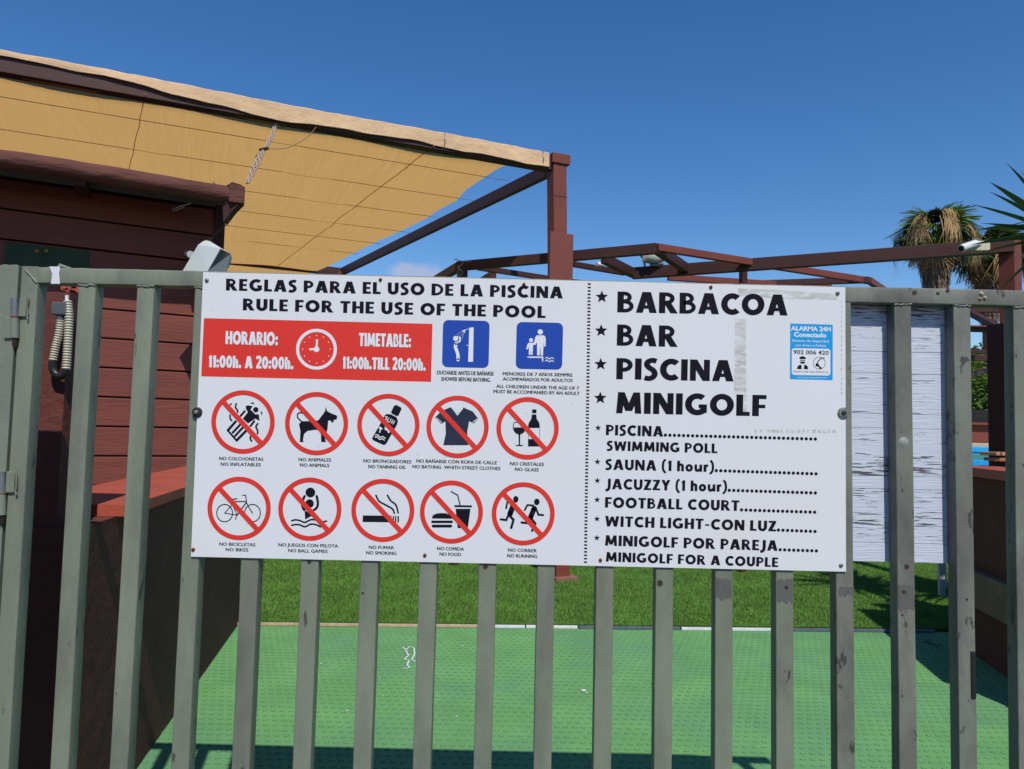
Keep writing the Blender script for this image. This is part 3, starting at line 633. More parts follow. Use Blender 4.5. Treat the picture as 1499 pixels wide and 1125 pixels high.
# prohibition discs
def prohibition(ox, oy, Rr, cc, rr, blacks, strokes, whites=(), wstrokes=(), m_ink=None):
    s = Rr / rr; T = icon_xy(cc, s, ox, oy); g = MB()
    for q in thick(ellipse(ox, oy, Rr * .927, Rr * .927, 64), Rr * .146, True): poly(g, [tuple(v) for v in q], 6)
    a0, a1 = R(225.5), R(49.5); p0 = (ox + math.cos(a0) * Rr * .90, oy + math.sin(a0) * Rr * .90); p1 = (ox + math.cos(a1) * Rr * .90, oy + math.sin(a1) * Rr * .90)
    for q in thick([p0, p1], Rr * .155): poly(g, [tuple(v) for v in q], 6.4)
    ring = g.build('prohibition_disc', red_ink, sign, fix=False)
    g = MB()
    for k, p in enumerate(blacks): poly(g, T(p), 2 + .2 * (k % 4))
    for k, (p, w_, sm) in enumerate(strokes):
        for q in thick(smooth_pts(T(p), 4) if sm else T(p), w_ * s, cap=True): poly(g, [tuple(v) for v in q], 2.9 + .15 * (k % 5))
    g.build('pictogram', m_ink or ink, ring, fix=False)
    if whites or wstrokes:
        g = MB()
        for k, p in enumerate(whites): poly(g, T(p), 4.4)
        for k, (p, w_, sm) in enumerate(wstrokes):
            for q in thick(smooth_pts(T(p), 4) if sm else T(p), w_ * s): poly(g, [tuple(v) for v in q], 4.6 + .1 * (k % 3))
        g.build('highlight', white_ink, ring, fix=False)
prohibition(355.9, 617.3, 46.4, (523, 535), 435, [ellipse(697, 367, 37, 37), [(560, 318), (590, 306), (655, 318), (625, 365), (690, 430), (738, 430), (750, 520), (690, 488), (590, 555), (520, 490), (588, 400), (560, 345)], [(622, 278), (655, 262), (685, 295)], [(765, 378), (792, 410), (775, 448)]],
            [([(545, 388), (490, 450)], 28, 0), ([(675, 525), (625, 590)], 28, 0), ([(420, 530), (315, 650)], 34, 0), ([(315, 652), (435, 790)], 26, 0), ([(435, 788), (560, 660)], 34, 0), ([(480, 575), (382, 680)], 30, 0), ([(520, 610), (415, 725)], 30, 0),
             ([(430, 285), (418, 330), (443, 370), (450, 400)], 22, 1), ([(362, 285), (345, 300)], 18, 0), ([(345, 440), (347, 490), (368, 515)], 22, 1), ([(725, 558), (700, 600), (722, 650), (722, 695)], 24, 1), ([(625, 735), (625, 770), (640, 795)], 24, 1)])
prohibition(463.6, 619.6, 46.2, (795, 258), 200, [[(926, 215), (921, 232), (900, 236), (905, 248), (892, 252), (882, 238), (868, 240), (864, 290), (857, 318), (846, 330), (850, 365), (856, 375), (824, 375), (822, 325), (805, 298), (780, 298), (735, 305), (715, 325), (708, 365), (715, 374), (688, 376), (692, 305), (683, 262), (700, 243), (760, 243), (805, 238), (830, 205), (848, 180), (853, 153), (862, 180), (880, 190), (898, 198), (920, 206)]],
            [([(697, 243), (676, 222), (674, 200), (688, 189), (702, 192)], 8, 1)])
prohibition(568.7, 621.7, 45.6, (286, 257), 190, [[(320, 140), (335, 135), (362, 150), (366, 160), (347, 200), (335, 203), (306, 187), (302, 178)], [(262, 200), (275, 190), (300, 192), (335, 210), (344, 232), (338, 255), (272, 372), (258, 380), (192, 350), (186, 338), (242, 240)]], [],
            [[(262, 272), (272, 262), (285, 275), (298, 272), (300, 285), (312, 290), (298, 298), (285, 308), (278, 292), (265, 288)], [(222, 270), (240, 268), (252, 285), (240, 285), (236, 305), (228, 303), (234, 285)]],
            [([(205, 318), (222, 318), (235, 332), (252, 328), (268, 340)], 6, 1), ([(203, 332), (219, 331), (232, 345), (249, 341), (262, 352)], 6, 1), ([(282, 208), (268, 208), (276, 222), (262, 226)], 5, 1), ([(290, 212), (280, 232), (294, 238), (303, 218)], 5, 1), ([(303, 248), (312, 225), (314, 252), (325, 232)], 5, 0)])
prohibition(669.8, 624.4, 45.6, (707, 268), 190, [[(570, 210), (612, 170), (665, 148), (708, 200), (742, 150), (800, 175), (833, 218), (805, 248), (778, 233), (766, 300), (772, 380), (620, 380), (635, 310), (633, 235), (608, 250)]], [],
            [], [([(672, 152), (706, 196), (740, 156)], 4, 0), ([(680, 150), (708, 186), (734, 152)], 3, 0), ([(577, 212), (612, 243)], 4, 0), ([(828, 218), (798, 242)], 4, 0)], mat('navy_print', (.02, .026, .055), .35, .2, 30))
prohibition(772.3, 626.5, 45.6, (1134, 277), 190, [[(1162, 162), (1188, 162), (1188, 185), (1162, 185)], [(1160, 193), (1187, 193), (1190, 220), (1205, 242), (1208, 258), (1208, 275), (1138, 275), (1138, 258), (1142, 242), (1157, 220)], [(1137, 343), (1207, 343), (1207, 388), (1137, 388)], [(1050, 272), (1118, 272), (1112, 298), (1083, 311), (1057, 298)], [(1079, 308), (1090, 308), (1088, 380), (1080, 380)], ellipse(1084, 382, 24, 4)],
            [([(1052, 242), (1046, 270), (1058, 300), (1083, 312), (1108, 302), (1121, 275), (1116, 245)], 5, 1), ([(1052, 241), (1080, 241)], 4, 0), ([(1139, 275), (1139, 345)], 2, 0), ([(1207, 275), (1207, 345)], 2, 0)])
prohibition(350.2, 743.7, 46.3, (304, 795), 200, [], [([(212 + 50 * math.cos(k * math.pi / 14), 825 + 55 * math.sin(k * math.pi / 14)) for k in range(29)], 6, 0), ([(388 + 50 * math.cos(k * math.pi / 14), 825 + 55 * math.sin(k * math.pi / 14)) for k in range(29)], 6, 0),
             ([(212, 825), (262, 770), (290, 838), (212, 825)], 5, 0), ([(268, 752), (348, 752)], 6, 0), ([(348, 760), (292, 835)], 7, 0), ([(326, 712), (345, 712), (352, 765), (388, 825)], 6, 0), ([(252, 738), (290, 735)], 7, 0), ([(262, 770), (268, 745)], 6, 0), ([(290, 838), (280, 865)], 5, 0), ([(292, 838), (306, 820)], 5, 0)])
prohibition(453.7, 744.8, 46.2, (752, 800), 200, [ellipse(755, 695, 31, 31), ellipse(750, 765, 27, 27), [(718, 808), (772, 838), (722, 865)]],
            [([(795, 718), (803, 762), (795, 792), (778, 805)], 15, 1), ([(718, 718), (706, 750), (704, 780), (716, 805)], 15, 1), ([(637, 874), (660, 868), (690, 873), (720, 884), (755, 868), (785, 868), (820, 882), (858, 876)], 10, 1), ([(637, 903), (660, 898), (690, 900), (720, 912), (755, 896), (785, 897), (820, 912)], 10, 1)])
prohibition(560.5, 746.6, 46.1, (252, 777), 192, [[(130, 808), (305, 810), (303, 850), (128, 848)], [(312, 812), (320, 812), (320, 850), (312, 850)], [(326, 812), (334, 812), (334, 850), (326, 850)], [(341, 812), (350, 812), (350, 850), (341, 850)]],
            [([(210, 685), (228, 720), (270, 745), (310, 768), (322, 795)], 10, 1), ([(280, 685), (300, 718), (332, 745), (345, 792)], 10, 1)])
prohibition(660.9, 749, 46.1, (670, 787), 192, [[(550, 827), (556, 808), (575, 798), (600, 794), (635, 795), (662, 805), (672, 815), (676, 828)], [(695, 768), (786, 768), (770, 885), (708, 885)], [(688, 745), (796, 747), (794, 759), (688, 757)]],
            [([(554, 847), (672, 847)], 15, 0), ([(558, 873), (666, 873)], 17, 0), ([(669, 663), (708, 685), (722, 743)], 7, 0)])
prohibition(765.9, 751.6, 46.1, (1107, 798), 192, [ellipse(1062, 710, 16, 20), ellipse(1190, 726, 17, 20)],
            [([(1048, 745), (1026, 800)], 34, 0), ([(1012, 718), (1003, 764)], 11, 0), ([(1060, 752), (1070, 782), (1092, 788)], 12, 0), ([(1022, 808), (1048, 835), (1034, 884)], 15, 0), ([(1014, 812), (1004, 836), (970, 832)], 13, 0),
             ([(1174, 765), (1152, 820)], 32, 0), ([(1168, 747), (1132, 745), (1116, 776)], 11, 0), ([(1184, 762), (1200, 804), (1229, 806)], 12, 0), ([(1150, 824), (1128, 855), (1097, 851)], 13, 0), ([(1158, 828), (1182, 858), (1161, 902)], 13, 0)])
# tape residue
for pts in [[(1080, 421.5), (1140, 424.5), (1226, 430), (1225, 438.5), (1140, 437), (1082, 432)], [(1076, 466), (1091.5, 467), (1093, 602), (1085, 605), (1074.5, 570)]]:
    g = MB(); poly(g, pts, .7); g.build('tape_residue', adhesive, sign, fix=False)
g = MB()
for k in range(16):
    x = 1105 + k * 7.6 + random.uniform(-1, 1); poly(g, [(x, 628.5), (x + random.uniform(3, 6.5), 628.6), (x + random.uniform(2, 6), 633.8), (x - .5, 633)], .7)
for k in range(20):
    y = 440 + k * 7; poly(g, [(1231, y), (1233 + random.uniform(-.3, .8), y + 1), (1232.5, y + random.uniform(3, 6.5)), (1230.8, y + 4)], .7)
g.build('tape_residue', adhesive, sign, fix=False)
# scuffs
g = MB()
for _ in range(46):
    x = random.uniform(300, 1225); y = random.uniform(435, 815); a = random.uniform(0, 3.1); l = random.uniform(.6, 3.2)
    for q in thick([(x, y), (x + l * math.cos(a), y + l * math.sin(a))], random.uniform(.35, .9)): poly(g, [tuple(v) for v in q], .6)
g.build('scuff', mat('scuff_grey', (.45, .44, .42), .7), sign, kind='stuff', fix=False)
# screws and washers
def screw(x, y, r, m_, m2, name='screw'):
    c = at_y(x, y, YS); g = MB(); g.tube([c + Vector((0, -.0035, 0)), c + Vector((0, -.0025, 0)), c], r, 14, radii=[r * .5, r * .9, r]); h = g.build(name, m_, sign)
    g = MB(); g.tube([c + Vector((0, -.0042, 0)), c + Vector((0, -.003, 0))], r * .35, 6); g.build('head', m2, h)
for x, y in [(303, 410), (1226, 429), (1231, 827)]: screw(x, y, .0048, zinc, darkm)
for x, y in [(557, 409), (767, 416), (1040.5, 420), (283, 804), (622, 812.3), (879, 819.3)]: screw(x, y, .0042, rust, darkm)
def washer(x, y, r, m1, m2):
    c = at_y(x, y, YS); g = MB(); g.tube([c + Vector((0, -.005, 0)), c + Vector((0, -.003, 0)), c + Vector((0, 0, 0))], r, 22, radii=[r * .82, r, r]); h = g.build('bolt', m1, sign)
    g = MB(); g.tube([c + Vector((0, -.010, 0)), c + Vector((0, -.009, 0)), c + Vector((0, -.004, 0))], r * .42, 6, radii=[r * .3, r * .42, r * .42]); g.build('nut', m2, h)
washer(289, 603, .0115, darkm, zinc); washer(1234, 604, .0125, zinc, darkm)

# ------------------------------------------------------------------ alarm sticker
stk = empty('alarm_sticker', at_y(1188, 556, YS), 'small blue and white alarm company sticker on right of sign', 'sticker')
g = MB(); poly(g, [(1156.8, 473.2), (1219, 475), (1218.8, 556.2), (1156.4, 554.6)], 1.2); g.build('backing', stick_blue, stk, fix=False)
g = MB(); poly(g, rrect(1159, 509.8, 1215.5, 549, 4, 4, (0, .02)), 2); g.build('white_panel', white_ink, stk, fix=False)
def ft(mat_, *a, **k):
    g = MB(); font_text(g, *a, **k); g.build('lettering', mat_, stk, fix=False)
ft(white_ink, "ALARMA 24H", 1157.6, 483.2, 1216, 484.6, 6.6, layer=2.5, bold=.035); ft(white_ink, "Conectado", 1162, 492.3, 1209.6, 493.6, 6.8, layer=2.5, bold=.035)
ft(white_ink, "Sistema de Seguridad", 1159.5, 499.6, 1213, 500.8, 3.4, layer=2.5, bold=.01); ft(white_ink, "con Aviso a Policía", 1164, 506.3, 1209, 507.3, 3.4, layer=2.5, bold=.01)
ft(ink, "902 006 420", 1161.3, 517.8, 1213, 519, 6.2, layer=3, bold=.02); ft(ink, "GRUPO DES SEGURIDAD SL", 1161, 544.7, 1212.5, 545.8, 2.6, layer=3)
ft(white_ink, "www.gruposeguridad.com", 1166, 552.6, 1210, 553.6, 2.2, layer=2.5)
T = icon_xy((0, 0), 1 / 10.225, 1130, 460); g = MB()
for k, p in enumerate([[(405, 655), (425, 632), (460, 622), (500, 640), (512, 655), (498, 668), (420, 668)], ellipse(458, 705, 40, 33, 20, 0, 180), [(420, 680), (497, 680), (497, 692), (420, 692)], [(375, 818), (380, 780), (410, 755), (438, 752), (445, 818)], [(478, 818), (482, 752), (510, 758), (535, 780), (542, 818)]]): poly(g, T(p), 3 + .2 * k)
for k, (p, w_) in enumerate([(ellipse(707, 728, 90, 90, 32), 7), ([(665, 760), (690, 700), (740, 655), (790, 650)], 14), ([(690, 760), (725, 800)], 22)]):
    for q in thick(T(p), w_ / 10.225, closed=(k == 0)): poly(g, [tuple(v) for v in q], 3 + .2 * k)
poly(g, T(ellipse(677, 755, 26, 26, 16)), 3.8); poly(g, T(ellipse(727, 803, 18, 18, 12)), 3.9)
g.build('pictogram', ink, stk, fix=False)

# ------------------------------------------------------------------ white tape over the rail
c0 = at_y(72, 390, D - .002); c1 = at_y(88, 390.5, D - .002); b0 = at_y(74.5, 415, D - .002); b1 = at_y(88, 415, D - .002); m0 = at_y(76.5, 400, D - .002); m1_ = at_y(86.5, 400, D - .002)
g = MB(); yb = D + BD + .003
vs = [b0, b1, m0, m1_, Vector((c0.x, D - .0015, RT_Z + .0015)), Vector((c1.x, D - .0015, RT_Z + .0015)), Vector((c0.x, yb, RT_Z + .0015)), Vector((c1.x, yb, RT_Z + .0015)), Vector((c0.x, yb, RB_Z + .004)), Vector((c1.x, yb, RB_Z + .004))]
g.face_set(vs, [(0, 1, 3, 2), (2, 3, 5, 4), (4, 5, 7, 6), (6, 7, 9, 8)]); o = g.build('tape_strip', tape_m, fix=False)
tag(o, 'strip of white tape wrapped over the gate rail near its hinges', 'tape')

# ------------------------------------------------------------------ white board behind the gate
YB = D + BD + .003
bd = empty('wooden_board', (1.0, YB, 1.2), 'peeling white painted board fixed behind the right gate bars', 'board')
bx0 = at_y(1150, 600, YB).x; bx1 = at_y(1387.5, 640, YB).x
zs_px = [437, 515, 547, 606, 627, 697, 716, 795, 823]
zz_ = [at_y(1320, y, YB).z for y in zs_px]
for i_, (a, b) in enumerate(zip(zz_[:-1], zz_[1:])):
    g = MB(); g.box(((bx0 + bx1) / 2 + random.uniform(-.001, .001), YB + .008 + random.uniform(-.0006, .0006), (a + b) / 2), (bx1 - bx0, .016, a - b - .0008), None, .0008); g.build('plank', peel_s if i_ % 2 else peel, bd)
g = MB()
for x in (bx0 + .08, bx1 - .06): g.box((x, YB + .028, (zz_[0] + zz_[-1]) / 2), (.05, .02, zz_[0] - zz_[-1] - .06))
g.build('batten', lounge_m, bd)

# ------------------------------------------------------------------ low walls left
LW = empty('low_wall', (-1.5, 3.2, 0), 'low brown stucco wall with red coping left of green floor', 'wall')
def wx(y): return -.872 - .178 * y + .0
WN = 2.10
def foot_x(y): return -1.303 - .179 * (y - 2.709)
def stucco_face(p00, p10, p11, p01, nu, nv, amp):
    vs_, fs_ = [], []
    for j in range(nv + 1):
        for i in range(nu + 1):
            u, v = i / nu, j / nv
            p = p00 * (1 - u) * (1 - v) + p10 * u * (1 - v) + p11 * u * v + p01 * (1 - u) * v
            n_ = (p10 - p00).cross(p01 - p00).normalized()
            e_ = 0 if i in (0, nu) or j in (0, nv) else 1
            vs_.append(p + n_ * random.uniform(-amp, amp) * e_)
    for j in range(nv):
        for i in range(nu): a = j * (nu + 1) + i; fs_.append((a, a + 1, a + nu + 2, a + nu + 1))
    return vs_, fs_
g = MB(); zt_ = .935
A0 = Vector((foot_x(WN), WN, -.05)); A1 = Vector((foot_x(4.634) - .005, 4.634, -.05)); B0 = Vector((foot_x(WN), WN, zt_)); B1 = Vector((foot_x(4.634) - .01, 4.634, zt_))
v_, f_ = stucco_face(A0, A1, B1, B0, 90, 36, .0013); g.face_set(v_, f_, True)
off = Vector((-.18, -.03, 0)); g.face_set([A0, A1, B1, B0, A0 + off, A1 + off, B1 + off, B0 + off], [(4, 7, 6, 5), (3, 2, 6, 7), (0, 3, 7, 4), (1, 5, 6, 2)])
g.build('wall_body', stucco, LW, fix=False)
cA = at_z(136, 751, .936); cB = at_z(273, 719.5, .936); cC = Vector((foot_x(4.66) + .04, 4.66, .936))
cA = Vector((foot_x(2.35) + .04, 2.35, .936)); cD = at_z(272, 687, .97); 
g = MB()
g.prism([cA, cC, cC + Vector((-.36, -.06, 0)), cA + Vector((-.36, -.03, 0))], (0, 0, .036)); g.build('coping', coping_m, LW)
# stucco pillar behind the hinge side
PL = empty('stucco_pillar', (-1.5, 2.2, 0), 'rough brown stucco pillar behind the gate hinges with hose on it', 'pillar')
px1 = at_y(98, 560, WN).x; g = MB(); zt2 = 1.60
v_, f_ = stucco_face(Vector((-2.1, WN - .01, -.05)), Vector((px1, WN - .01, -.05)), Vector((px1, WN - .01, zt2)), Vector((-2.1, WN - .01, zt2)), 50, 90, .0025); g.face_set(v_, f_, True)
g.face_set([(px1, WN - .01, -.05), (px1, WN + .13, -.05), (px1, WN + .13, zt2), (px1, WN - .01, zt2), (-2.1, WN + .13, zt2), (-2.1, WN - .01, zt2), (-2.1, WN + .13, -.05)], [(0, 1, 2, 3), (3, 2, 4, 5), (1, 6, 4, 2)])
g.build('shaft', stucco, PL, fix=False)
g = MB()
for k in range(9):
    c = at_y(random.uniform(96, 116), random.uniform(419, 425), WN + .03); g.box(c, (random.uniform(.015, .04), .03, random.uniform(.006, .014)), Matrix.Rotation(random.uniform(-.6, .6), 3, 'Y'), .002)
g.build('rubble', coping_m, PL)
# corrugated hose
HS = empty('corrugated_hose', at_y(90, 550, 2.03), 'cream corrugated conduit looped below grey box on brown pillar', 'hose')
def corrugated(pts, r, n):
    P = smooth_pts3(pts, 12); L = [0]
    for a, b in zip(P[:-1], P[1:]): L.append(L[-1] + (b - a).length)
    out_, rad = [], []
    for k in range(n * 4 + 1):
        s = L[-1] * k / (n * 4); j = max(i for i in range(len(L)) if L[i] <= s + 1e-9); j = min(j, len(P) - 2)
        t = (s - L[j]) / max(1e-9, L[j + 1] - L[j]); out_.append(P[j].lerp(P[j + 1], t)); rad.append(r * (1 if k % 4 in (1, 2) else .78))
    g = MB(); g.tube(out_, r, 12, radii=rad); return g
def smooth_pts3(pts, n=6):
    P = [Vector(p) for p in pts]; o = []
    for i in range(len(P) - 1):
        p0 = P[max(i - 1, 0)]; p1 = P[i]; p2 = P[i + 1]; p3 = P[min(i + 2, len(P) - 1)]
        for k in range(n):
            t = k / n; o.append(.5 * ((2 * p1) + (p2 - p0) * t + (2 * p0 - 5 * p1 + 4 * p2 - p3) * t * t + (3 * p1 - p0 - 3 * p2 + p3) * t ** 3))
    o.append(P[-1]); return o
YH = WN - .035
corrugated([at_y(x, y, YH) for x, y in [(99, 440), (101, 465), (99.5, 500), (97, 541)]], .0118, 26).build('tube', hose_m, HS)
corrugated([at_y(x, y, YH) for x, y in [(89, 468), (86, 490), (81, 510), (77.5, 528)]], .0112, 17).build('tube', hose_m, HS)
g = MB(); g.tube(smooth_pts3([at_y(x, y, YH) for x, y in [(77, 528), (77.5, 540), (83, 548), (90, 550), (95, 546), (97, 540)]]), .0110, 12); g.build('elbow', black_m, HS)
g = MB(); g.tube([at_y(89, 455, YH), at_y(89, 470, YH)], .0105, 12); g.build('gland', box_grey, HS)
g = MB(); a = at_y(89, 452, YH); g.box(a + Vector((0, .005, 0)), (.040, .04, .036), Matrix.Rotation(.1, 3, 'Z'), .004); g.build('junction_box', box_grey, HS)
g = MB(); g.tube([at_y(98, 432, YH), at_y(98, 441, YH), at_y(100, 452, YH)], .005, 8); g.build('connector', white_ink, HS)

# ------------------------------------------------------------------ wooden hut
fdir = Vector((.912, .41, 0)).normalized(); fdir = Vector((.89, .457, 0)).normalized(); fn = Vector((fdir.y, -fdir.x, 0))
cor = at_y(325, 370, 5.35); cor = Vector((cor.x, cor.y, 0))
hut = empty('wooden_hut', tuple(cor), 'dark red brown plank hut with log eave under the shade sail', 'hut')
WL = 3.2; z = .0; k = 0
zb0 = at_y(200, 456, 5.1).z
while zb0 > .2: zb0 -= .2
z = zb0
while z < 2.72:
    z1 = min(z + .2, 2.9); p = cor - fdir * (WL / 2) + Vector((0, 0, (z + z1) / 2))
    M = Matrix((fdir, -fn, Vector((0, 0, 1)))).transposed()
    g = MB(); g.box(p + fn * random.uniform(-.002, .003), (WL, .03, z1 - z - .012), M, .004); g.build('plank', wood_red, hut)
    z = z1
g = MB(); M = Matrix((fdir, -fn, Vector((0, 0, 1)))).transposed()
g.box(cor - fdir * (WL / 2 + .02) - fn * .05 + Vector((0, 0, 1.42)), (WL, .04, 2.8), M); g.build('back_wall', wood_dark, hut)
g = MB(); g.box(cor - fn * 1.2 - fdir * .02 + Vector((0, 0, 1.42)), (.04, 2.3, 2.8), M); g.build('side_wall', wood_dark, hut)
# log eave
lr_end = at_y(341, 286, 4.93); logz = lr_end.z
lend = Vector((lr_end.x, lr_end.y, logz))
pts = []; radii = []
for k in range(30):
    s = k / 29 * 3.4; pts.append(lend - fdir * (s + .03) + Vector((random.uniform(-.003, .003), 0, math.sin(s * 2.1) * .006 + random.uniform(-.002, .002)))); radii.append(.056 + .004 * math.sin(s * 3) + random.uniform(-.0015, .0015))
g = MB(); g.tube(pts[::-1], .056, 14, radii=radii); g.build('log_eave', wood_log, hut)
g = MB(); g.box(lend + fdir * .02 + Vector((0, 0, 0)), (.10, .12, .12), M, .008); g.build('log_end', wood_log, hut)
g = MB()
c = at_y(342, 272, 4.92); q = [at_y(x, y, 4.90) for x, y in [(330, 272), (340, 266), (353, 270), (352, 296), (340, 308), (327, 325), (326, 300), (338, 292)]]
g.prism(q, (0, .07, 0)); g.build('bracket', wood_dark, hut)
g = MB(); a = lend - fdir * 3.4 + Vector((0, 0, .03)); b = lend + Vector((0, 0, .03))
g.prism([a, b, b - fn * 2.6 + Vector((0, 0, .25)), a - fn * 2.6 + Vector((0, 0, .25))], (0, 0, .03)); g.build('roof', wood_dark, hut)
for s in (.9, 2.1):
    g = MB(); p = lend - fdir * s; g.beam(p + Vector((0, 0, -.04)), p - fn * .9 + Vector((0, 0, .06)), .07, .09); g.build('rafter', wood_dark, hut)
# corner edge of the hut
g = MB(); g.box(cor + fn * .02 + Vector((-.03, 0, 1.42)), (.07, .05, 2.8), M); g.build('corner_board', wood_dark, hut)
# dark picture panel
pc = at_y(70, 378, 4.85)
g = MB(); g.box(pc + Vector((0, 0, 0)), (.48, .02, .16), M, .003); o = g.build('backing', mat('dark_green_panel', (.03, .055, .02), .6, .2, 8)); 
o.name = 'hanging_board'; tag(o, 'dark green painted board on hut wall in deep shade', 'board')
g = MB()
for x in (48, 54, 68): 
    c = at_y(x, 367, 4.815); g.box(c, (.022, .012, .022), M, .003)
ORG[o.name] = Vector((0, 0, 0)); g.build('yellow_motif', mat('dull_yellow', (.35, .2, .02), .6), o)
# twigs of wire on the log
g = MB(); g.tube([at_y(252, 306, 4.86), at_y(266, 301, 4.86), at_y(280, 297, 4.86)], .004, 6, radii=[.002, .005, .003]); g.tube([at_y(253, 308.5, 4.86), at_y(270, 303, 4.86)], .003, 6); g.build('wire', zinc, hut)
g = MB(); g.tube([at_y(311, 266, 4.9), at_y(318, 271, 4.9), at_y(324, 275, 4.9)], .003, 5); g.build('nail', darkm, hut)

# ------------------------------------------------------------------ loudspeaker
spk = empty('loudspeaker', at_y(305, 385, 4.78), 'white box loudspeaker mounted on the hut corner facing down', 'loudspeaker')
def sp(x, y, Y): return at_y(x, y, Y)
fr = [sp(322.5, 363.5, 4.72), sp(330.5, 367.5, 4.78), sp(337, 371, 4.82), sp(339, 377, 4.83), sp(337, 386, 4.82), sp(331, 397, 4.78), sp(318, 419, 4.73), sp(290, 419, 4.68), sp(304, 396, 4.70)]
back = [sp(290, 358, 4.90), sp(298, 352.5, 4.95), sp(304, 351, 4.99), sp(308, 353, 5.0), sp(311, 360, 5.02), sp(312, 372, 5.0), sp(300, 395, 4.95), sp(252, 417, 4.88), sp(268, 395, 4.90)]
g = MB(); n = len(fr)
g.face_set(fr + back, [tuple(range(n, 2 * n))[::-1]] + [(i, (i + 1) % n, (i + 1) % n + n, i + n) for i in range(n)]); g.build('cabinet', speaker_m, spk)
g = MB(); cF = sum(fr, Vector()) / n; nrm = (fr[2] - fr[0]).cross(fr[6] - fr[0]).normalized(); nrm = nrm if nrm.y < 0 else -nrm
g.face_set([cF + (p - cF) * .985 + nrm * .004 for p in fr] + [p + nrm * .0005 for p in fr], [tuple(range(n))] + [(i, (i + 1) % n, (i + 1) % n + n, i + n) for i in range(n)]); g.build('grille', grille_m, spk)
g = MB(); g.tube([sp(273, 371, 5.2), sp(279, 372, 5.0)], .022, 12, radii=[.018, .024]); g.tube([sp(276, 374, 5.1), sp(292, 378, 4.95)], .008, 8); g.build('mount', speaker_m, spk)
g = MB(); g.tube(smooth_pts3([sp(338, 300, 4.9), sp(333, 325, 4.9), sp(320, 338, 4.92), sp(304, 352, 4.97)]), .0035, 6); o = g.build('cable', black_m, spk)

# ------------------------------------------------------------------ shade sail pergola
pb = at_z(822, 848, 0); PY = pb.y
ZT = at_y(815, 228, PY).z                     # beam top
pf = Vector((at_y(815, 228, PY).x, PY, 0))
left = at_z(0, 76, ZT); pdir = (Vector((pf.x, pf.y, 0)) - Vector((left.x, left.y, 0))).normalized(); pn = Vector((pdir.y, -pdir.x, 0))
pg = empty('shade_pergola', (pf.x, pf.y, 0), 'tall red brown timber pergola with tan shade cloth stretched on wires', 'pergola')
PM = Matrix((pdir, -pn, Vector((0, 0, 1)))).transposed()
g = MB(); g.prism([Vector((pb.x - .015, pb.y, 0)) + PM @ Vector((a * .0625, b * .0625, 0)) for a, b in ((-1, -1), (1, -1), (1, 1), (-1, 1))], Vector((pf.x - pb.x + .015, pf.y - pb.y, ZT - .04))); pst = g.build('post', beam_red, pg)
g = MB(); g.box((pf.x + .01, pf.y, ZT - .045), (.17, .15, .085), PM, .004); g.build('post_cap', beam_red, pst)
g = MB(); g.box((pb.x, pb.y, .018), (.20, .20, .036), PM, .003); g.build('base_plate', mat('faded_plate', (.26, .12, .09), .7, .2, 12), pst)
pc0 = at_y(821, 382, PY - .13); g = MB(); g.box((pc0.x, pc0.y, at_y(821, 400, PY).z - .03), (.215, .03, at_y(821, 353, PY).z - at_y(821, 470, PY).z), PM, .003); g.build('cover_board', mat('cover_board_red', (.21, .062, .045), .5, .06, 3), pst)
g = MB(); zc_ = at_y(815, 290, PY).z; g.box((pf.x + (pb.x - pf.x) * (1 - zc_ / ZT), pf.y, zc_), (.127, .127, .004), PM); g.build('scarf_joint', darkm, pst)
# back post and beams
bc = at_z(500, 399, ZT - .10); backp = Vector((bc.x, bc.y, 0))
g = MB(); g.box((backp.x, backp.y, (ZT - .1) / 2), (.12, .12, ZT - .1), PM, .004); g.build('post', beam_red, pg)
bz = ZT - .088
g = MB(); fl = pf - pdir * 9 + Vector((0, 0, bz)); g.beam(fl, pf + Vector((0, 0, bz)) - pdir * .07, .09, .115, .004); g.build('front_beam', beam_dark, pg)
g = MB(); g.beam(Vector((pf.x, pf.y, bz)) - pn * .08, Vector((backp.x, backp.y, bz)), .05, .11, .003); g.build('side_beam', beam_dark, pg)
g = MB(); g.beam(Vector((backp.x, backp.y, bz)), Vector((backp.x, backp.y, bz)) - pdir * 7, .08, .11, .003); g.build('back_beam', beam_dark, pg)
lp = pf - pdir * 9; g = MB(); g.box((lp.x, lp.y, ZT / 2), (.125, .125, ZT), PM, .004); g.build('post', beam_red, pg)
# shade cloth: rows running to the left from its right hand edge
ZC = ZT - .11
edge = [at_z(x, y, ZC) for x, y in [(757.6, 236), (732, 249), (707, 262), (686, 278), (668, 292), (645, 306), (625, 318), (604, 331), (584, 340), (553, 356), (524, 368), (498, 382), (475, 391)]]
ext = edge[-1] + (edge[-1] - edge[-3]) * 1.0
edge.append((edge[-1] + ext) / 2 + Vector((-.05, 0, 0))); edge.append(ext + (ext - edge[-3]) * .6)
first = edge[0].copy()
for i_ in (1, 3, 5, 7, 9, 11): edge[i_] = edge[i_] - pdir * .025
# first row follows the front beam
rows = [first + pn * .02] + edge
g = MB(); NX = 110; vs_ = []
cable_rows = []
for r_i, e in enumerate(rows):
    for j in range(NX + 1):
        s = (j / NX) ** 1.25 * 9.0; p = e - pdir * s
        sag = .012 * math.sin(s * 5 + r_i * .8) + .002 * math.sin(s * 17 + r_i * 2.1) - .03 * math.sin(r_i * 1.57) ** 2 * min(1, s)
        vs_.append(Vector((p.x, p.y, ZC + sag + (.03 if r_i == 0 else 0))))
fs_ = [(r * (NX + 1) + j, r * (NX + 1) + j + 1, (r + 1) * (NX + 1) + j + 1, (r + 1) * (NX + 1) + j) for r in range(len(rows) - 1) for j in range(NX)]
g.face_set(vs_, fs_, True); g.build('shade_cloth', cloth_m, pg, fix=False)
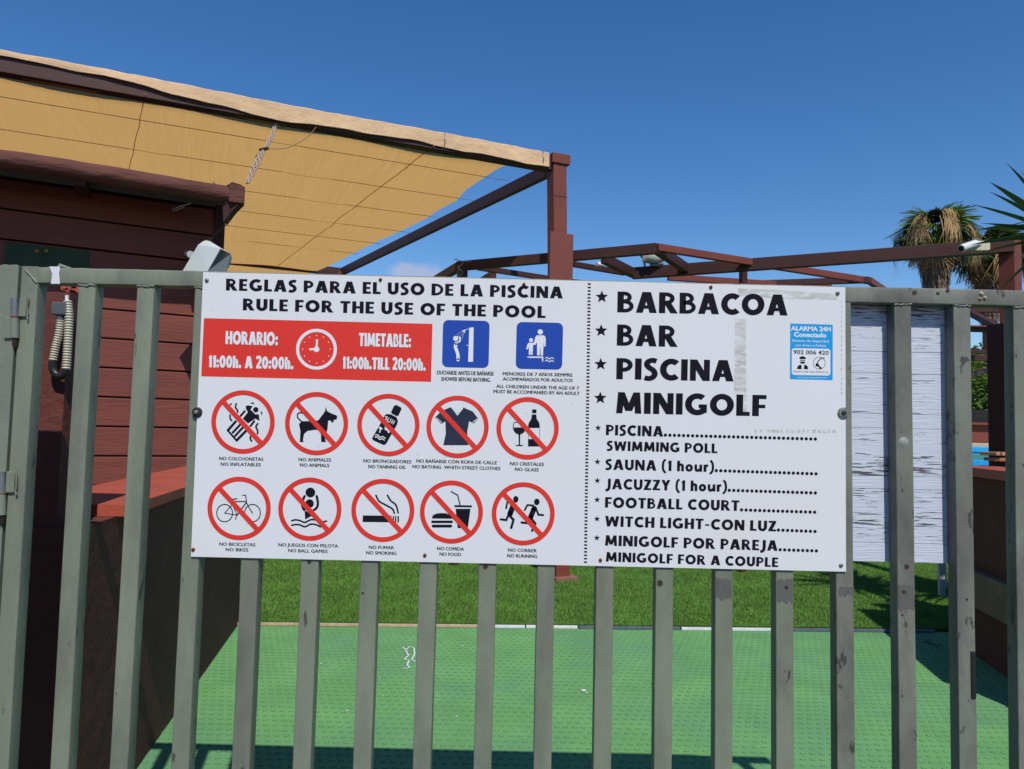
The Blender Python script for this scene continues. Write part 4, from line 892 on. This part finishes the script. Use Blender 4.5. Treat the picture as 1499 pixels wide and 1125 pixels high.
# hem of the cloth wrapped over the front beam
g = MB(); vs_ = []; K = 260; prof_n = 9
for j in range(K + 1):
    s = j / K * 9 ; s0 = .10
    p = pf - pdir * (s0 + s) 
    drop = .108 if s < 2.2 else .108 - .072 * min(1, (s - 2.2) / 1.5)
    drop += .010 * math.sin(s * 3.1 + .5) + .006 * math.sin(s * 9.3)
    bulge = .012 + .010 * math.sin(s * 4.7) + .004 * math.sin(s * 12.1)
    yo = .050
    pr = [(.05, -.015), (.052, .006), (.03, .009), (-.0, .010), (-.054, .010), (-.060, .004), (-.060 - bulge * .25, -drop * .5), (-.058 - bulge * .5, -drop), (-.0555, -drop - .002)]
    for (a_, b_) in pr:
        q = p - pn * a_ * 1.0; vs_.append(Vector((q.x, q.y, ZT - .018 + b_ + .005 * math.sin(s * 2.3) + .002 * math.sin(s * 23) + random.uniform(-.0012, .0012))))
fs_ = [(j * prof_n + k, (j + 1) * prof_n + k, (j + 1) * prof_n + k + 1, j * prof_n + k + 1) for j in range(K) for k in range(prof_n - 1)]
g.face_set(vs_, fs_, False); hem = g.build('cloth_hem', flap_m, pg, fix=False)
g = MB()
for x, y0, y1 in [(638, 192, 212), (787, 222, 238)]:
    c = at_y(x, (y0 + y1) / 2, PY - .3); 
    s = (pf - Vector((c.x, c.y, 0))).dot(pdir); 
for s in (1.03, .16):
    p = pf - pdir * s; pts = [p + pn * .0 + Vector((0, 0, ZT + .008)), p + pn * .066 + Vector((0, 0, ZT - .01)), p + pn * .078 + Vector((0, 0, ZT - .09)), p + pn * .05 + Vector((0, 0, ZT - .14))]
    g.tube(pts, .004, 6)
g.build('tie_wire', zinc, pg)
# wires under the cloth, tied to the side beam
sb0 = Vector((pf.x, pf.y, 0)); sbd = (backp - pf).normalized()
for (x, y) in [(744.5, 264), (696, 293.5), (642, 318), (600, 340), (561, 357), (524, 371)]:
    e = at_z(x, y, ZC - .02); g = MB(); g.tube([Vector((e.x, e.y, ZC - .02)), Vector((e.x, e.y, ZC - .028)) - pdir * 3, Vector((e.x, e.y, ZC - .02)) - pdir * 9], .0026, 5); g.build('wire', cable_m, pg)
# seams
def seam(p_px, q_px, wd=.012):
    a = at_z(*p_px, ZC - .02); b = at_z(*q_px, ZC - .02); d = (b - a).normalized(); n_ = Vector((-d.y, d.x, 0)) * wd
    g = MB(); pts = [a.lerp(b, k / 14) + Vector((0, 0, .004 * math.sin(k * 2.2))) for k in range(15)]; vs2 = []
    for p in pts: vs2 += [p - n_, p + n_]
    g.face_set(vs2, [(2 * k, 2 * k + 1, 2 * k + 3, 2 * k + 2) for k in range(14)]); g.build('seam', seam_m, pg, fix=False)
seam((213, 136), (187, 256), .003); seam((637, 212), (400, 394), .005)
# rope
def rope(pts_px, Y0, Y1, name='rope'):
    P = smooth_pts3([at_y(x, y, Y0 + (Y1 - Y0) * k / (len(pts_px) - 1)) for k, (x, y) in enumerate(pts_px)], 14)
    root = empty(name, tuple(P[-1]), 'frayed pinkish twisted rope tied from front beam to hut corner', 'rope')
    for ph in (0, 2.1, 4.2):
        pts = []
        for k, p in enumerate(P):
            a = k * .42 + ph; rr = .010 if k < len(P) * .45 else .016; rr *= (.4 + .6 * abs(math.sin(k / len(P) * math.pi * 2))); rr += random.uniform(0, .004)
            pts.append(p + Vector((math.cos(a) * rr, math.sin(a) * rr * .6, 0)))
        g = MB(); g.tube(pts, .006, 6); g.build('strand', rope_m, root)
    k = P[len(P) // 2]; g = MB(); g.tube([k + Vector((-.03, 0, .0)), k + Vector((.035, -.01, .012))], .012, 6); g.build('knot', mat('brown_tie', (.10, .035, .02), .8), root)
    g = MB(); g.tube(smooth_pts3([k + Vector((.03, 0, .01)), k + Vector((.15, .05, .04)), k + Vector((.26, .12, .14)), k + Vector((.32, .16, .24))]), .003, 5); g.tube([k, k + Vector((-.06, 0, -.05))], .005, 5); g.build('loose_end', cable_m, root)
rope([(405, 174), (399, 195), (390, 213), (382, 226), (372, 246), (362, 268)], 5.33, 4.93)

# ------------------------------------------------------------------ angular steel gazebo behind
ZG = 2.8
gz = empty('angular_pergola', tuple(at_z(1100, 385, ZG))[:2] + (0,), 'dark brown angular open beam frame beyond the sign, camera on its post', 'pergola')
def gb(p, q, w_=.10, h_=.085, m_=beam_dark, z=ZG, name='beam', e0=0, e1=0, dz=0):
    a = at_z(*p, z); b = at_z(*q, z); d = (b - a).normalized(); a -= d * e0; b += d * e1
    g = MB(); g.beam(a + Vector((0, 0, -h_ / 2 + dz)), b + Vector((0, 0, -h_ / 2 + dz)), w_, h_, .003); return g.build(name, m_, gz)
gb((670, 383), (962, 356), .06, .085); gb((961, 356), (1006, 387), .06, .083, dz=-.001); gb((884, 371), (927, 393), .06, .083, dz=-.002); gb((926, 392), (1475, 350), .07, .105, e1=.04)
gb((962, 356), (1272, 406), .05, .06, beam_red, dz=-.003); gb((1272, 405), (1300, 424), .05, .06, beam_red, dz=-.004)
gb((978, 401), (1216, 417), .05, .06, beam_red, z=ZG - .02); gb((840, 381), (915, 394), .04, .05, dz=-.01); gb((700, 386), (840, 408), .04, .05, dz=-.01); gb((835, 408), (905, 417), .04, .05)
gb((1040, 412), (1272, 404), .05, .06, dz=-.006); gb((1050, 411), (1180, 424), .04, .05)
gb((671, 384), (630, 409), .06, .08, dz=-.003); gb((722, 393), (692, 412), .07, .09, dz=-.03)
def gpost(x, y, w_, z, m_=beam_dark, bev=.003, ang=None):
    p = at_z(x, y, z); g = MB(); g.box((p.x, p.y, z / 2), (w_, w_, z), Matrix.Rotation(ang if ang is not None else .4, 3, 'Z'), bev); return g.build('post', m_, gz)
gpost(1088, 397, .055, ZG - .06); gpost(677, 388, .08, ZG - .06)
pp = at_z(1478, 352, ZG); g = MB(); g.box((pp.x, pp.y, ZG / 2), (.115, .115, ZG - .004), Matrix.Rotation(R(32), 3, 'Z'), .004); g.build('post', beam_red, gz)
a = at_z(675, 386, ZG - .05); g = MB()
g.tube([a + Vector((.02 * math.cos(k * 1.4), .02 * math.sin(k * 1.4) - .05, -.02 * k)) for k in range(12)], .006, 6); g.tube(smooth_pts3([at_y(664, 380, a.y - .1), at_y(668, 379, a.y - .1), at_y(676, 382, a.y - .1), at_y(690, 382, a.y - .1)]), .004, 5); g.build('cable_coil', rope_m, gz)
for x0_, x1_, y_ in [(873, 882, 388), (897.5, 903.5, 391)]:
    g = MB(); g.tube([at_z(x0_, y_ - .7, ZG - .03) + Vector((0, -.03, 0)), at_z(x1_, y_ + .5, ZG - .03) + Vector((0, -.03, 0))], .022, 10); g.build('cable_clip', white_ink, gz)
# outdoor lamp on the frame
lc = at_z(956, 388, ZG); lm = empty('outdoor_lamp', tuple(lc), 'round whitish lamp housing sitting on the dark pergola beams', 'lamp')
g = MB(); Yl = lc.y; c = at_y(956, 382, Yl); rr = 13.5 / F * Yl
g.tube([c + Vector((-rr * 1.0, 0, -.015)), c + Vector((-rr * .85, 0, .02)), c + Vector((-rr * .3, 0, .035)), c + Vector((rr * .4, 0, .03)), c + Vector((rr * .9, 0, .045)), c + Vector((rr * 1.2, 0, .07))], .05, 14, radii=[.015, .05, .066, .062, .05, .035]); g.build('housing', mat('lamp_grey', (.42, .42, .38), .6, .1, 20), lm)
g = MB(); g.box(at_y(961, 388, Yl), (.12, .06, .035), None, .006); g.build('bracket', black_m, lm)
g = MB(); g.tube(smooth_pts3([at_y(936, 372, Yl), at_y(942, 379, Yl), at_y(944, 390, Yl)]), .009, 6); g.build('cable', black_m, lm)
# CCTV camera
cc = at_z(1418, 360, ZG - .06); Yc = cc.y - .12
cv = empty('security_camera', tuple(at_y(1425, 362, Yc)), 'white bullet security camera on beam in front of palms', 'camera')
g = MB(); a = at_y(1407, 363.5, Yc - .05); b = at_y(1428, 356, Yc + .02); g.tube([a, a.lerp(b, .1), b], .030, 16, radii=[.027, .030, .028]); g.build('housing', cctv_m, cv)
d = (a - b).normalized(); g = MB(); g.tube([a + d * .001, a + d * .004], .021, 16); g.build('lens', black_m, cv)
g = MB(); g.tube([b, at_y(1436, 358, Yc + .06)], .022, 12); g.build('arm', cctv_m, cv)
g = MB(); c = at_y(1435, 360.5, Yc + .06); g.box(c, (.115, .06, .075), Matrix.Rotation(-.1, 3, 'Z'), .005); g.build('junction_box', cream_m, cv)

# ------------------------------------------------------------------ right hand wall, beam, pool terrace
def rx(y): return 2.705 + (y - 4.337) * .187
RW = empty('rendered_wall', (2.7, 4.2, 0), 'dark rust brown wall with red coping right of green floor', 'wall')
WY0, WY1 = 3.05, 4.55
a = Vector((rx(WY0), WY0, 0)); b = Vector((rx(WY1), WY1, 0)); nrm = Vector((.98, -.18, 0))
g = MB(); g.prism([a + Vector((0, 0, -.05)), b + Vector((0, 0, -.05)), b + nrm * .2 + Vector((0, 0, -.05)), a + nrm * .2 + Vector((0, 0, -.05))], (0, 0, 1.08)); g.build('wall_body', stucco_r, RW)
g = MB(); o_ = -nrm * .03; g.prism([a + o_ + Vector((0, 0, 1.031)), b + o_ + Vector((0, .04, 1.031)), b + nrm * .24 + Vector((0, .04, 1.031)), a + nrm * .24 + Vector((0, 0, 1.031))], (0, 0, .05)); g.build('coping', coping_m, RW)
rb = empty('timber_beam', (rx(3.8), 3.8, .4), 'weathered grey timber rail bolted along the brown wall', 'beam')
g = MB(); o1 = -nrm * .05; g.prism([a + o1 + Vector((0, 0, .30)), b + o1 + Vector((0, 0, .30)), b - nrm * .002 + Vector((0, 0, .30)), a - nrm * .002 + Vector((0, 0, .30))], (0, 0, .20)); g.build('rail', grey_beam, rb)
p = at_z(1496, 866, .5); g = MB(); g.box((p.x - .03, p.y - .02, .42), (.05, .06, .17), None, .003); g.build('bracket', zinc, rb)
g = MB(); g.tube([at_y(1498, 912, p.y - .08), at_y(1498, 912, p.y - .04)], .007, 8); g.build('bolt', darkm, rb)
# far side continuing wall that faces the camera
g = MB(); g.box((4.48, 4.75, .5), (3.2, .12, 1.06), None, .004); o = g.build('back_wall', stucco_r); tag(o, 'dark brown wall stretch behind the gate right edge below the pool', 'wall')
# terracotta pieces on the wall
for i, (x, y, w_, h_, ang, lab) in enumerate([(1460, 659.5, .16, .022, .3, 'pale terracotta tile topmost of the three by the pool'), (1463, 670, .14, .022, -.2, 'bright orange terracotta tile in the middle of the stack by the pool'), (1452, 673.5, .09, .03, .1, 'dark broken tile lying left of the orange tiles by the pool')]):
    c = at_y(x, y, 4.78); c.z = [1.155, 1.118, 1.06][i]
    g = MB(); g.box(c, (w_, .12, h_), Matrix.Rotation(ang, 3, 'Z'), .004); o = g.build('roof_tile', [mat('tile_pale', (.55, .27, .14), .8, .15, 14), orange_m, fence_blk][i]); tag(o, lab, 'tile', 'tiles on the wall by the pool')
# pool
PO = empty('swimming_pool', (5.5, 8.5, 0), 'raised pool with bright blue rim beyond the right wall', 'pool')
g = MB(); g.box((7.6, 9.5, .49), (6.0, 4.2, .98)); g.build('pool_wall', beam_red, PO)
g = MB(); g.face_set([(4.7, 7.45, 1.03), (10.5, 7.45, 1.03), (10.5, 11.6, 1.03), (4.7, 11.6, 1.03)], [(0, 1, 2, 3)]); g.build('water', water_m, PO, fix=False)
g = MB(); g.box((7.6, 11.6, 1.09), (6.0, .12, .08), None, .01); g.box((7.6, 11.62, 1.03), (6.0, .12, .04)); g.box((7.6, 7.42, 1.01), (6.0, .10, .06), None, .01); g.box((4.65, 9.5, 1.01), (.1, 4.05, .06), None, .01); g.box((10.55, 9.5, 1.01), (.1, 4.05, .06), None, .01); g.build('rim', pool_rim, PO)
g = MB(); g.box((7.6, 11.95, .60), (6.4, .5, 1.18), None, .01); o = g.build('terrace_edge', mat('cream_stone', (.5, .42, .30), .8, .15, 6)); tag(o, 'pale cream stone terrace edge behind the blue pool rim', 'edging')
g = MB(); g.box((8, 12.3, .75), (12, .12, 1.5), None, .004); g.box((8, 12.25, 1.51), (12, .2, .04)); o = g.build('low_wall', beam_red); tag(o, 'red brown low wall behind the pool far edge', 'wall')
fc = empty('plank_fence', (8, 13, 0), 'black horizontal plank fence behind the pool wall', 'fence')
for k, z in enumerate((1.42, 1.66)):
    g = MB(); g.box((8, 13, z), (12, .04, .215), None, .004); g.build('board', fence_blk, fc)
for x in (2.6, 5, 7.45, 9.8, 12.5):
    g = MB(); g.box((x, 13.05, .85), (.09, .05, 1.7), None, .004); g.build('post', fence_blk, fc)
# second beam frame beyond the pool
f2 = empty('far_pergola', (6, 9.5, 0), 'far brown beam frame seen through the right gate gap', 'pergola')
YF = 9.6
def fb(p, q, th, Y0=YF, Y1=YF, m_=beam_dark, name='beam'):
    a = at_y(*p, Y0); b = at_y(*q, Y1); g = MB(); g.beam(a, b, .08, th, .003); g.build(name, m_, f2)
fb((1380, 452), (1500, 454), .07); fb((1405, 449), (1470, 484), .07, YF, YF - 1); fb((1380, 480), (1500, 483), .075); fb((1380, 476.5), (1500, 479), .02, YF - .06, YF - .06, beam_red)
fb((1380, 513), (1500, 516), .05); fb((1380, 525), (1500, 523), .07, YF - .4, YF - .4); fb((1400, 553), (1490, 530), .05, YF - 1, YF + 1)
fb((1445.5, 488), (1445.5, 514), .065, m_=beam_red, name='post')
fb((1483, 440), (1483, 700), .1, m_=beam_dark, name='post'); fb((1395, 440), (1395, 700), .1, m_=beam_dark, name='post')
# dark post standing close behind the last gap
pd = at_y(1466, 560, 4.9); g = MB(); g.box((pd.x + .03, 4.95, 1.02), (.11, .11, 2.0), Matrix.Rotation(.3, 3, 'Z'), .004); o = g.build('timber_post', wood_dark); tag(o, 'dark brown timber post close behind the last gate gap', 'post')

# ------------------------------------------------------------------ vegetation
def leaf_mesh(name, L, w_, segs=6, droop=.12, fold=.35):
    vs_, fs_ = [], []
    for k in range(segs + 1):
        t = k / segs; x = L * t; z = -droop * L * t * t; ww = w_ * (math.sin(math.pi * min(1, .28 + t * .72)) ** .8) if t > 0 else w_ * .7
        if k == segs: ww = .0005
        vs_ += [(x, -ww / 2, z + ww * fold), (x, 0, z), (x, ww / 2, z + ww * fold)]
    for k in range(segs):
        a = k * 3; fs_ += [(a, a + 1, a + 4, a + 3), (a + 1, a + 2, a + 5, a + 4)]
    me_ = bpy.data.meshes.new(name); me_.from_pydata(vs_, [], fs_); me_.polygons.foreach_set('use_smooth', [True] * len(fs_)); me_.materials.append(yucca_m); return me_
def place(me_, name, parent, loc, direction, roll=0.0, scale=1.0):
    o = bpy.data.objects.new(name, me_); C.objects.link(o); o.parent = parent
    d = Vector(direction).normalized(); y = Vector((0, 0, 1)).cross(d); y = y.normalized() if y.length > 1e-3 else Vector((0, 1, 0)); z = d.cross(y)
    M = Matrix((d, y, z)).transposed() @ Matrix.Rotation(roll, 3, 'X')
    o.matrix_local = Matrix.Translation(Vector(loc) - ORG[parent.name]) @ M.to_4x4() @ Matrix.Diagonal((scale, scale, scale, 1)); ORG[o.name] = ORG[parent.name]; return o
YY = 4.45
yc = at_y(1556, 346, YY)
yu = empty('yucca_tree', (yc.x, yc.y, 0), 'spiky green yucca reaching in at the right edge of frame', 'yucca')
lm_ = [leaf_mesh('yucca_leaf_a', .62, .060, droop=.04), leaf_mesh('yucca_leaf_b', .55, .055, droop=.16)]
for tx, ty, dy_ in [(1478, 234, .0), (1450, 262, -.05), (1450, 276, .1), (1425, 293, -.05), (1436, 322, .05), (1418, 353, -.12), (1428, 367, .1), (1456, 424, .05)]:
    tip = at_y(tx, ty, YY + dy_); v = tip - yc; place(lm_[0], 'leaf', yu, yc, v, random.uniform(-.5, .5), v.length / .62)
for k in range(74):
    ph = random.uniform(0, 2 * math.pi); th = random.uniform(-.7, 1.35); v = Vector((math.cos(ph) * math.cos(th), math.sin(ph) * math.cos(th), math.sin(th)))
    if v.x < -.25 and abs(v.y) < .9: v.x = abs(v.x) * .6
    place(random.choice(lm_), 'leaf', yu, yc + Vector((.0, 0, random.uniform(-.08, .05))), v, random.uniform(-1, 1), random.uniform(.8, 1.15))
g = MB(); g.tube([(yc.x + .05, yc.y, 0), (yc.x + .02, yc.y, 1.0), (yc.x, yc.y, yc.z)], .07, 12, radii=[.10, .075, .06]); g.build('trunk', trunk_m, yu)
yc2 = yc + Vector((.55, .25, -.75)); yu2 = empty('yucca_tree', (yc2.x, yc2.y, 0), 'unseen lower yucca head added outside right to cast spiky shadow on turf', 'yucca')  # second head out of view, added to cast more spiky shadow on the turf
for k in range(80):
    ph = random.uniform(0, 2 * math.pi); th = random.uniform(-.6, 1.35); v = Vector((math.cos(ph) * math.cos(th), math.sin(ph) * math.cos(th), math.sin(th)))
    place(random.choice(lm_), 'leaf', yu2, yc2 + Vector((0, 0, random.uniform(-.08, .05))), v, random.uniform(-1, 1), random.uniform(.8, 1.15))  # leaves of the added unseen head
g = MB(); g.tube([(yc2.x + .05, yc2.y, 0), (yc2.x, yc2.y, yc2.z)], .07, 12); g.build('trunk', trunk_m, yu2)  # trunk of the added unseen head

def fan_mesh(name, Rf, n, spread, droop, m_, wd):
    vs_, fs_ = [], []
    vs_ += [(0, -.012, 0), (0, .012, 0), (Rf * .55, .01, .02), (Rf * .55, -.01, .02)]; fs_.append((0, 1, 2, 3))
    for k in range(n):
        a = -spread + 2 * spread * k / (n - 1); L = Rf * random.uniform(.55, .75) * (1 - .25 * abs(a) / spread); b = len(vs_)
        ca, sa = math.cos(a), math.sin(a); px, py = -sa, ca
        for t in (0, .5, 1):
            x = Rf * .5 + ca * L * t; y = sa * L * t; z = .02 - droop * L * t * t * (1 + .4 * abs(a)); w2 = wd * (.5 if t == 0 else (1 if t == .5 else .12))
            vs_ += [(x - px * w2, y - py * w2, z + .03 * (k % 2)), (x + px * w2, y + py * w2, z - .0)]
        fs_ += [(b, b + 1, b + 3, b + 2), (b + 2, b + 3, b + 5, b + 4)]
    me_ = bpy.data.meshes.new(name); me_.from_pydata(vs_, [], fs_); me_.materials.append(m_); return me_
fan_g = [fan_mesh('fan_a', .95, 26, 1.9, .6, leaf_dark, .034), fan_mesh('fan_b', .95, 24, 1.7, 1.0, leaf_dark, .036), fan_mesh('fan_c', .9, 24, 1.6, .5, leaf_yel, .032)]
fan_d = [fan_mesh('fan_dead', .9, 18, 1.5, 1.2, dead_m, .022)]
def palm(cx_px, cy_px, base_px, Y, sc, label, tw):
    c = at_y(cx_px, cy_px, Y); b = at_y(base_px, 460, Y); r = empty('palm_tree', (b.x, Y, 0), label, 'palm', 'fan palms beyond the pergola')
    g = MB(); P = [Vector((b.x, Y, 0)), Vector((b.x, Y, c.z * .5)), Vector((b.x * .9 + c.x * .1, Y, c.z - 1.5 * sc)), c]
    P = smooth_pts3(P, 5); g.tube(P, .2, 12, radii=[tw * (1.1 - .25 * k / len(P)) for k in range(len(P))]); g.build('trunk', trunk_m, r)
    random.seed(int(cx_px))
    for k in range(40):
        ph = k * 2.399; th = 1.2 - 1.9 * (k / 39); v = Vector((math.cos(ph) * math.cos(th), math.sin(ph) * math.cos(th), math.sin(th)))
        place(random.choice(fan_g), 'frond', r, c + Vector((0, 0, .1)), v, random.uniform(-.5, .5), sc * random.uniform(.75, 1.05))
    for k in range(20):
        ph = k * 2.399 + 1; th = random.uniform(-1.2, -.35); v = Vector((math.cos(ph) * math.cos(th), math.sin(ph) * math.cos(th), math.sin(th)))
        place(fan_d[0], 'dead_frond', r, c + Vector((0, 0, .0)), v, random.uniform(-.5, .5), sc * random.uniform(.7, 1.0))
    g = MB()
    for a0 in (1.4, 2.6, 3.75, 4.55, 5.45):
        zc0 = random.uniform(.05, .42) * sc; rad0 = random.uniform(.85, 1.08) * sc
        for _ in range(62):
            a = a0 + random.gauss(0, .10); p = c + Vector((math.cos(a) * rad0 * .8, math.sin(a) * rad0 * .8, zc0 + random.uniform(-.18, .08) * sc))
            L = random.uniform(.35, 1.05) * sc; la_ = random.gauss(0, .11) * sc; o_ = Vector((math.cos(a), math.sin(a), 0)); t_ = Vector((-math.sin(a), math.cos(a), 0))
            w_ = random.uniform(.006, .014) * sc; ps = [p, p + o_ * .14 * sc + t_ * la_ * .4 + Vector((0, 0, -L * .25)), p + o_ * .16 * sc + t_ * la_ + Vector((0, 0, -L * .65)), p + o_ * .08 * sc + t_ * (la_ * 1.3 + random.uniform(-.05, .05)) + Vector((0, 0, -L))]
            vv = []
            for q, k in zip(ps, (.6, 1, .8, .2)): vv += [q - t_ * w_ * k, q + t_ * w_ * k]
            g.face_set(vv, [(0, 1, 3, 2), (2, 3, 5, 4), (4, 5, 7, 6)])
    g.build('dead_strand', dead_m, r, kind='stuff', fix=False)
    g = MB()
    for _ in range(1500):
        a = random.uniform(0, 2 * math.pi); z0 = random.uniform(-1.7, -.35); rad = (.20 + .22 * max(0, 1 + z0 / 1.7)) * sc * random.uniform(.75, 1.15)
        p = c + Vector((math.cos(a) * rad, math.sin(a) * rad, z0 * sc)); L = random.uniform(.2, .5) * sc; t_ = Vector((-math.sin(a), math.cos(a), 0)) * random.uniform(.008, .02) * sc
        q = p + Vector((-math.cos(a) * .05 + random.uniform(-.05, .05), -math.sin(a) * .05, -L)); mdl = (p + q) / 2 + Vector((math.cos(a), math.sin(a), 0)) * .05 * sc
        g.face_set([p - t_, p + t_, mdl + t_, mdl - t_, q + t_ * .4, q - t_ * .4], [(0, 1, 2, 3), (3, 2, 4, 5)])
    g.build('skirt', skirt_m, r, kind='stuff', fix=False)
palm(1369, 345, 1375, 20, 1.05, 'fan palm with hanging tan dead fronds above the beam', .16)
palm(1446, 372, 1447, 22, 1.08, 'lower fan palm partly hidden behind the camera post', .17)
palm(1530, 372, 1530, 24, 1.0, 'third fan palm at the far right edge behind yucca', .17)
def shrub(c, r, n, m_, label, nm='shrub', ls=.05):
    root = empty(nm, (c[0], c[1], 0), label, 'shrub', 'shrubs behind the pool fence'); g = MB()
    blobs = [(Vector(c) + Vector((random.uniform(-1, 1) * r[0] * .7, random.uniform(-1, 1) * r[1] * .6, random.uniform(-1, 1) * r[2] * .7)), random.uniform(.25, .5)) for _ in range(16)]
    for _ in range(n):
        b, s = random.choice(blobs); v = Vector((random.gauss(0, 1), random.gauss(0, 1), random.gauss(0, 1))).normalized() * s * random.uniform(.6, 1)
        p = b + Vector((v.x * r[0], v.y * r[1], v.z * r[2] * .8)); a = Vector((random.gauss(0, 1), random.gauss(0, 1), random.gauss(0, .6))).normalized() * ls * random.uniform(.7, 1.5); q = a.cross(Vector((random.gauss(0, 1), random.gauss(0, 1), random.gauss(0, 1)))).normalized() * ls * .35
        g.face_set([p - a, p + q, p + a, p - q], [(0, 1, 2, 3)])
    g.build('foliage', m_, root, fix=False)
    g = MB(); g.tube([(c[0], c[1], 0), (c[0], c[1], c[2])], .05, 8); g.tube([(c[0], c[1], c[2] * .5), (c[0] + r[0] * .4, c[1], c[2] + r[2] * .3)], .03, 6); g.build('stem', trunk_m, root)
random.seed(5)
for i, x in enumerate((7.2, 9.3, 11.4)):
    shrub((x, 14.6 + .3 * i, 1.9), (1.3, .9, 1.3), 7000, [leaf_yel, leaf_dark, leaf_yel][i], ['yellow green bush behind the black fence seen through the gap', 'dark green bush right of the gap behind the fence', 'yellow green bush furthest right behind the fence'][i], ls=.07)
shrub((8.9, 13.7, 2.1), (.9, .5, 1.3), 9000, leaf_yel, 'bright leafy bush right behind the plank fence in the gap', ls=.05)
g = MB(); p = at_y(1458, 560, 14.2); g.tube([(p.x, 14.2, 0), (p.x, 14.2, 3.1)], .1, 10, radii=[.12, .09]); o = g.build('tree_trunk', trunk_m); tag(o, 'rough grey tree trunk behind the gap beside the bush', 'tree')
# white plastic chair leg group behind the board
tb = empty('plastic_stool', tuple(at_z(1382, 872, 0)), 'small white plastic stool standing on turf behind the board', 'stool')
b0 = at_z(1379, 873, 0); sc_ = b0.y / F
for dx, dy in ((0, 0), (.30, .0), (.19, .30), (.49, .30)):
    g = MB(); g.beam((b0.x + dx, b0.y + dy, 0), (b0.x + dx * .86 - .02 + .02, b0.y + dy * .86 + .02, .44), .045, .03, .004); g.build('leg', lounge_m, tb)
g = MB(); g.prism([(b0.x - .03, b0.y - .03, .44), (b0.x + .33, b0.y - .03, .44), (b0.x + .46, b0.y + .32, .44), (b0.x + .13, b0.y + .32, .44)], (0, 0, .03)); g.build('seat', lounge_m, tb)
